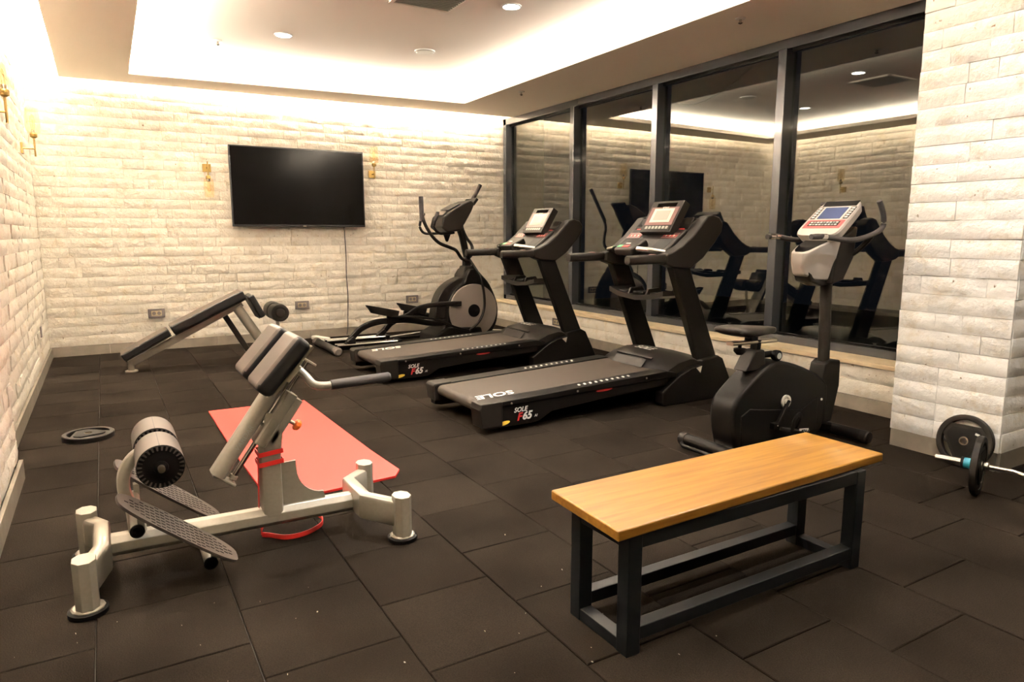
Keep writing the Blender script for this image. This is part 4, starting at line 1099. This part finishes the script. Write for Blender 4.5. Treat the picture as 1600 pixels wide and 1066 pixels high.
for s in (-1, 1):
    yy = EY + s * .215
    dk = obj('disc_guard', lathe(NB(), [(.375, -.022 * s), (.378, -.004 * s), (.372, .004 * s), (.34, .010 * s), (.10, .016 * s)], (4.46, yy, .435), 'y', 48), 'discgrey', t, smooth=25)
    obj('disc_hub', lathe(NB(), [(.092, .010 * s), (.090, .026 * s), (.07, .032 * s), (.003, .033 * s)], (4.46, yy, .435), 'y', 28), 'black', dk)
    ph = 1 if s < 0 else -1
    # roller arm riding on rails
    ya = EY + s * .235
    if s < 0:
        low = [(2.63, ya, .125), (2.70, ya, .20), (2.80, ya, .29), (2.95, ya, .35), (3.12, ya, .37), (3.46, ya, .365), (3.80, ya, .30), (4.02, ya, .30)]
        upx = [(3.30, ya - .03, .395), (3.44, ya - .03, .43), (3.58, ya - .03, .51), (3.78, ya - .03, .55), (4.0, ya - .03, .555), (4.24, ya - .03, .55)]
        lnk = [(3.20, ya - .08, .43), (3.60, ya - .08, .40), (3.90, ya - .08, .34), (4.10, ya - .08, .24), (4.34, ya - .08, .17)]
        pc = (3.10, ya - .02, .50)
    else:
        low = [(3.22, ya, .12), (3.30, ya, .19), (3.40, ya, .28), (3.55, ya, .33), (3.75, ya, .35), (4.0, ya, .33)]
        upx = [(3.60, ya + .03, .40), (3.80, ya + .03, .38), (4.0, ya + .03, .34), (4.3, ya + .03, .30)]
        lnk = [(3.78, ya + .08, .40), (4.0, ya + .08, .36), (4.34, ya + .08, .25)]
        pc = (3.72, ya + .02, .455)
    la = obj('pedal_arm', sweep(NB(), cat(low, 4), rrect(.030, .040, .35, 3)), 'satin', t)
    obj('rail_wheel', lathe(NB(), [(.03, -.035), (.052, -.03), (.052, .03), (.03, .035)], (low[0][0] + .03, ya - .03 * s * -1, .118), 'y', 20), 'black', la)
    obj('wheel_fork', obox(NB(), (low[0][0] + .03, ya, .145), (.8, 0, .6), (0, 1, 0), (-.6, 0, .8), .06, .045, .035), 'dash', la, bevel=.012)
    obj('crank_link', sweep(NB(), cat(upx, 4), rrect(.022, .034, .4, 3)), 'satin', t)
    obj('lower_link', sweep(NB(), cat(lnk, 4), rrect(.014, .016, .4, 3)), 'satin', t)
    bm = NB(); ring0, ring1, ring2 = [], [], []
    for k in range(28):
        a = 2 * PI * k / 28
        X = math.copysign(abs(math.cos(a)) ** .7, math.cos(a)) * .225; Y = math.copysign(abs(math.sin(a)) ** .7, math.sin(a)) * .10
        zt = -.22 * X
        ring0.append(bm.verts.new((pc[0] + X, pc[1] + Y, pc[2] + zt + .048))); ring1.append(bm.verts.new((pc[0] + X * .96, pc[1] + Y * .94, pc[2] + zt + .018))); ring2.append(bm.verts.new((pc[0] + X * .80 + .02, pc[1] + Y * .78, pc[2] + zt * .9 - .052)))
    bm.faces.new(ring1); bm.faces.new(ring2[::-1])
    for i in range(28):
        bm.faces.new((ring0[i], ring0[(i + 1) % 28], ring1[(i + 1) % 28], ring1[i])); bm.faces.new((ring0[i], ring2[i], ring2[(i + 1) % 28], ring0[(i + 1) % 28]))
    pp = obj('pedal', bm, 'cover', t, smooth=35)
    obj('pedal_stem', bx(pc[0] + .06, pc[0] + .12, pc[1] - .025, pc[1] + .025, .36, pc[2] - .04), 'black', pp, smooth=0)
    # swing arm: pivot on the mast, lower lever sweeps over the disc
    ys_ = EY + s * .30
    low_sw = [(4.47, EY + s * .10, 1.14), (4.50, EY + s * .17, 1.05), (4.53, ys_, .90), (4.585, ys_, .68), (4.585, ys_, .46), (4.50, ys_, .28), (4.35, ys_, .165)]
    obj('lower_swing_arm', sweep(NB(), cat(low_sw, 5), rrect(.014, .022, .4, 3), up=(0, 1, 0)), 'satin', t)
    if s < 0:
        hi = [(4.46, EY - .08, 1.12), (4.32, EY - .14, 1.17), (4.20, EY - .22, 1.28), (4.06, EY - .33, 1.325), (3.88, EY - .36, 1.39), (3.76, EY - .37, 1.50), (3.665, EY - .37, 1.66), (3.63, EY - .37, 1.82), (3.625, EY - .37, 1.99)]
    else:
        hi = [(4.46, EY + .08, 1.12), (4.60, EY + .12, 1.20), (4.66, EY + .20, 1.33), (4.60, EY + .28, 1.47), (4.555, EY + .31, 1.62), (4.60, EY + .32, 1.76), (4.70, EY + .32, 1.94), (4.865, EY + .32, 2.22)]
    sw = obj('swing_arm', tb(cat(hi, 5), .0225, 14), 'dash', t)
    e0, e1 = Vector(hi[-2]), Vector(hi[-1]); e0 = e0 - (e1 - e0) * .8
    obj('hand_grip', tb([e0, e1 + (e1 - e0) * .01], .030, 16), 'grip', sw)
# mast, console, fixed handles
obj('mast', sweep(NB(), [(4.475, EY, .95), (4.485, EY, 1.12), (4.40, EY, 1.48), (4.33, EY, 1.66)], rrect(.042, .05, .4, 3), up=(0, 1, 0)), 'satin', t)
obj('mast_boot', prism(NB(), [(4.32, .80), (4.40, 1.06), (4.55, 1.06), (4.66, .84), (4.6, .7), (4.4, .7)], EY - .10, EY + .10), 'dash', t, smooth=20, bevel=.02, seg=3)
cst = obj('console', prism(NB(), [(3.99, 1.60), (4.03, 1.74), (4.14, 1.82), (4.33, 1.93), (4.45, 1.975), (4.51, 1.93), (4.46, 1.82), (4.36, 1.66), (4.28, 1.55), (4.08, 1.53)], EY - .20, EY + .20), 'dash', t, smooth=25, bevel=.025, seg=3)
exd = Vector((.90, 0, .46)).normalized(); edn = Vector((-exd.z, 0, exd.x))
obj('display_panel', obox(NB(), Vector((4.22, EY, 1.878)) + edn * .004, exd, (0, 1, 0), edn, .095, .15, .003), 'gloss', cst, smooth=0)
obj('key_panel', obox(NB(), Vector((4.075, EY, 1.785)) + edn * .006, (.72, 0, .68), (0, 1, 0), (-.68, 0, .72), .040, .13, .003), 'foam', cst, smooth=0)
obj('reading_rack', obox(NB(), (4.535, EY, 1.955), (.62, 0, .78), (0, 1, 0), (-.78, 0, .62), .055, .17, .02), 'satin', cst, bevel=.008)
obj('cup_holder', lathe(NB(), [(.055, 0), (.055, -.05), (.02, -.15), (.004, -.16)], (4.14, EY - .05, 1.56), 'z', 20), 'satin', t)
for s, dx0 in ((-1, 0), (1, .0)):
    y = EY + s * .24
    fh = obj('fixed_handle', tb(cat([(4.22, EY + s * .10, 1.525), (4.05, y - s * .03, 1.515), (3.93, y, 1.52), (3.865, y, 1.59), (3.87, y, 1.68), (3.925, y, 1.80)], 5), .0185, 14), 'satin', t)
    obj('pulse_sensor', tb([(3.872, y, 1.685), (3.922, y, 1.795)], .024, 14), 'grip' if s < 0 else 'chrome', fh)
# rails and base
for s, y in ((-1, EY - .235), (1, EY + .235)):
    for dy in (-.055, .055):
        obj('chrome_rail', tb([(2.47, y + dy, .095), (3.30, y + dy, .095)], .018, 12), 'chrome', t)
    obj('rail_bracket', bx(3.28, 3.34, y - .09, y + .09, .05, .12), 'black', t, smooth=0, bevel=.006)
    obj('base_tube', bx(2.45, 4.05, y - .02, y + .02, .03, .075), 'satin', t, smooth=0, bevel=.006)
obj('rear_stabilizer', lathe(NB(), [(.03, -.50), (.05, -.49), (.05, .49), (.03, .50)], (2.42, EY + .02, .055), 'y', 20), 'dash', t)
for s in (-1, 1): obj('end_cap', lathe(NB(), [(.054, -.05 * s), (.056, .05 * s), (.035, .075 * s)], (2.42, EY + .02 + s * .46, .056), 'y', 20), 'foam', t)
obj('front_stabilizer', lathe(NB(), [(.03, -.36), (.042, -.35), (.042, .35), (.03, .36)], (4.78, EY, .045), 'y', 20), 'dash', t)
obj('base_shoe', prism(NB(), [(3.80, .03), (3.84, .12), (4.05, .22), (4.55, .20), (4.6, .03)], EY - .28, EY + .28), 'satin', t, smooth=20, bevel=.02)
text('side_lettering', 'ELLIPTICAL', .045, (4.13, EY - .283, .075), (1, 0, 0), (0, 0, 1), 'vent', t)

# ---- television, cable
t = thing('television', 'large black flat television hung on the back wall between two sconces', 'television', (2.44, YB, 1.60))
Z0t, Z1t = 1.61, 2.685; XT0, XT1 = 1.525, 3.365
obj('housing', bx(XT0, XT1, YB - .135, YB - .09, Z0t, Z1t), 'bezel', t, smooth=0, bevel=.008)
obj('screen', bx(XT0 + .018, XT1 - .018, YB - .1385, YB - .134, Z0t + .03, Z1t - .018), 'screen', t, smooth=0)
obj('rear_box', bx(XT0 + .25, XT1 - .25, YB - .092, YB - .03, Z0t + .12, Z1t - .25), 'bezel', t, smooth=0, bevel=.01)
text('brand_lettering', 'TV', .022, ((XT0 + XT1) / 2 + .06, YB - .1365, Z0t + .014), (1, 0, 0), (0, 0, 1), 'lcd', t) if False else None
obj('logo_badge', bx(2.46, 2.50, YB - .138, YB - .134, Z0t + .004, Z0t + .016), 'lcd', t, smooth=0)
ORG = Vector((0, 0, 0))
tag(obj('television_cable', tb(cat([(3.075, YB - .05, 1.68), (3.075, YB - .050, 1.50), (3.082, YB - .052, 1.20), (3.078, YB - .05, .90), (3.088, YB - .052, .60), (3.08, YB - .05, .35), (3.07, YB - .045, .12), (3.05, YB - .06, .02)], 4), .0075, 8), 'cable'), 'thin black cable hanging from television down the back wall', 'cable')
ORG = Vector((0, 0, 0))

# ---- wall sconces
def sconce(lab, base, wall_n, along, up=1, grp='brass wall sconces'):
    """base: stem centre; wall_n: unit vector from wall to room; up=-1 hangs upside down"""
    b = Vector(base); n_ = Vector(wall_n); a_ = Vector(along)
    t = thing('wall_sconce', lab, 'wall lamp', tuple(b), grp)
    obj('wall_plate', obox(NB(), b - n_ * .105, n_, a_, (0, 0, 1), .010, .052, .052), 'brass', t, smooth=0, bevel=.003)
    obj('arm', tb([b - n_ * .10, b], .008, 10), 'brass', t)
    obj('stem', tb([b - Vector((0, 0, .075 * up)), b + Vector((0, 0, .11 * up))], .0085, 10, up=(1, 0, 0)), 'brass', t)
    obj('lamp_cup', lathe(NB(), [(.012, .10 * up), (.030, .112 * up), (.033, .14 * up), (.028, .15 * up)], b, 'z', 20), 'brass', t)
    obj('lamp_collar', lathe(NB(), [(.024, .15 * up), (.022, .178 * up), (.016, .184 * up)], b, 'z', 18), 'chrome', t)
    bm = NB(); R_ = [(.050, .148), (.060, .16), (.064, .22), (.062, .30), (.054, .385)]
    rings = [[bm.verts.new(b + Vector((r * math.cos(2 * PI * i / 24), r * math.sin(2 * PI * i / 24), h * up))) for i in range(24)] for r, h in R_]
    for A, B in zip(rings, rings[1:]):
        for i in range(24): bm.faces.new((A[i], A[(i + 1) % 24], B[(i + 1) % 24], B[i]))
    obj('glass_shade', bm, 'amber', t, smooth=60)
    obj('bulb', lathe(NB(), [(.012, .18 * up), (.020, .21 * up), (.024, .26 * up), (.018, .31 * up), (.004, .33 * up)], b, 'z', 16), 'amber', t, smooth=60)
    obj('filament', tb(cat([b + Vector((-.005, 0, .19 * up)), b + Vector((-.012, 0, .26 * up)), b + Vector((0, 0, .295 * up)), b + Vector((.012, 0, .26 * up)), b + Vector((.005, 0, .19 * up))], 4), .0018, 6, up=(0, 1, 0)), 'bulb', t)
sconce('brass sconce with amber glass on left wall, farther one near the corner', (-.505, 8.45, 2.345), (1, 0, 0), (0, 1, 0))
sconce('brass sconce with amber glass on left wall, cut by the photo edge', (-.505, 6.05, 2.345), (1, 0, 0), (0, 1, 0))
sconce('brass sconce hanging upside down on back wall, left of the television', (1.262, YB - .125, 2.375), (0, -1, 0), (1, 0, 0), up=-1)
sconce('brass sconce standing upright on back wall, right of the television', (3.53, YB - .125, 2.385), (0, -1, 0), (1, 0, 0))

# ---- wall sockets
def socket(lab, c, n_, a_, w_=.098, h_=.058, k=2):
    c = Vector(c); n_ = Vector(n_); a_ = Vector(a_)
    t = thing('wall_socket', lab, 'socket', tuple(c), 'wall sockets')
    obj('cover_frame', obox(NB(), c, n_, a_, (0, 0, 1), .008, w_, h_), 'socketframe', t, smooth=0, bevel=.003)
    obj('socket_insert', obox(NB(), c + n_ * .007, n_, a_, (0, 0, 1), .003, w_ * .62, h_ * .56), 'socketin', t, smooth=0)
    for i in range(k):
        q = (i - (k - 1) / 2) * w_ * .6
        obj('outlet', lathe(NB(), [(h_ * .40, 0), (h_ * .40, .0022)], c + n_ * .009 + a_ * q, tuple(n_), 16), 'socketframe', t, smooth=0)
fy = YB - .030
socket('dark framed socket on back wall left of the decline bench', (.535, fy, .485), (0, -1, 0), (1, 0, 0))
socket('dark framed socket on back wall below the television', (2.415, fy, .495), (0, -1, 0), (1, 0, 0))
socket('dark socket on back wall half hidden behind elliptical trainer', (4.12, fy, .50), (0, -1, 0), (1, 0, 0))
socket('dark framed socket in low wall seen through farther treadmill', (5.55, 8.17, .250), (-1, 0, 0), (0, 1, 0), w_=.105, h_=.052)
socket('dark framed socket in low wall seen behind nearer treadmill column', (5.53, 6.34, .250), (-1, 0, 0), (0, 1, 0), w_=.105, h_=.052)
# damaged gap in left wall stone
t = thing('wall_socket', 'small dark socket hole low on left wall near the corner', 'socket', (-.655, 8.65, .50), 'wall sockets')
obj('recess_box', obox(NB(), (-.628, 8.65, .50), (1, 0, 0), (0, 1, 0), (0, 0, 1), .006, .05, .055), 'socketframe', t, smooth=0)

# ---- power strip and white cables on the floor
t = thing('power_strip', 'white power strip on floor by the back wall beside elliptical', 'power strip', (2.60, 9.86, 0))
ps = obj('strip_body', obox(NB(), (2.60, 9.86, .026), (.35, -.94, 0), (.94, .35, 0), (0, 0, 1), .17, .045, .025), 'white', t, bevel=.01)
for k in range(3): obj('outlet', lathe(NB(), [(.018, 0), (.018, .002)], (2.60 + .35 * (k - 1) * .1, 9.86 - .94 * (k - 1) * .1, .051), 'z', 14), 'vent', ps)
ORG = Vector((0, 0, 0))
tag(obj('white_cable', tb(cat([(2.675, 9.655, .01), (2.74, 9.55, .008), (3.09, 9.50, .008), (3.5, 9.60, .008), (3.98, 9.78, .008), (4.31, 9.90, .008), (4.63, 9.95, .008)], 5), .008, 8), 'whitecable'), 'white cable running from power strip along the back wall floor', 'cable')
tag(obj('white_cable', tb(cat([(5.05, 9.6, .008), (5.30, 9.42, .008), (5.42, 9.22, .008), (5.25, 9.08, .008), (5.15, 8.98, .008), (5.30, 8.85, .008), (5.44, 8.9, .008)], 5), .008, 8), 'whitecable'), 'white cable coiled on floor between elliptical and low wall', 'cable')
# light crumbs of debris on the rubber
crumbs = NB(); rd = random.Random(4)
for k in range(45):
    x, y = rd.uniform(-.4, 2.2), rd.uniform(1.35, 3.0); r = rd.choice([.001, .0013, .0018, .0024])
    obox(crumbs, (x, y, r * .6), (rd.uniform(-1, 1), rd.uniform(-1, 1), .05), (0, 0, 1), (0, 1, 0), r, r * .6, r)
o = obj('debris', crumbs, 'vent', None, smooth=0, kind='stuff'); tag(o, 'tiny pale crumbs scattered over the rubber floor', 'debris')
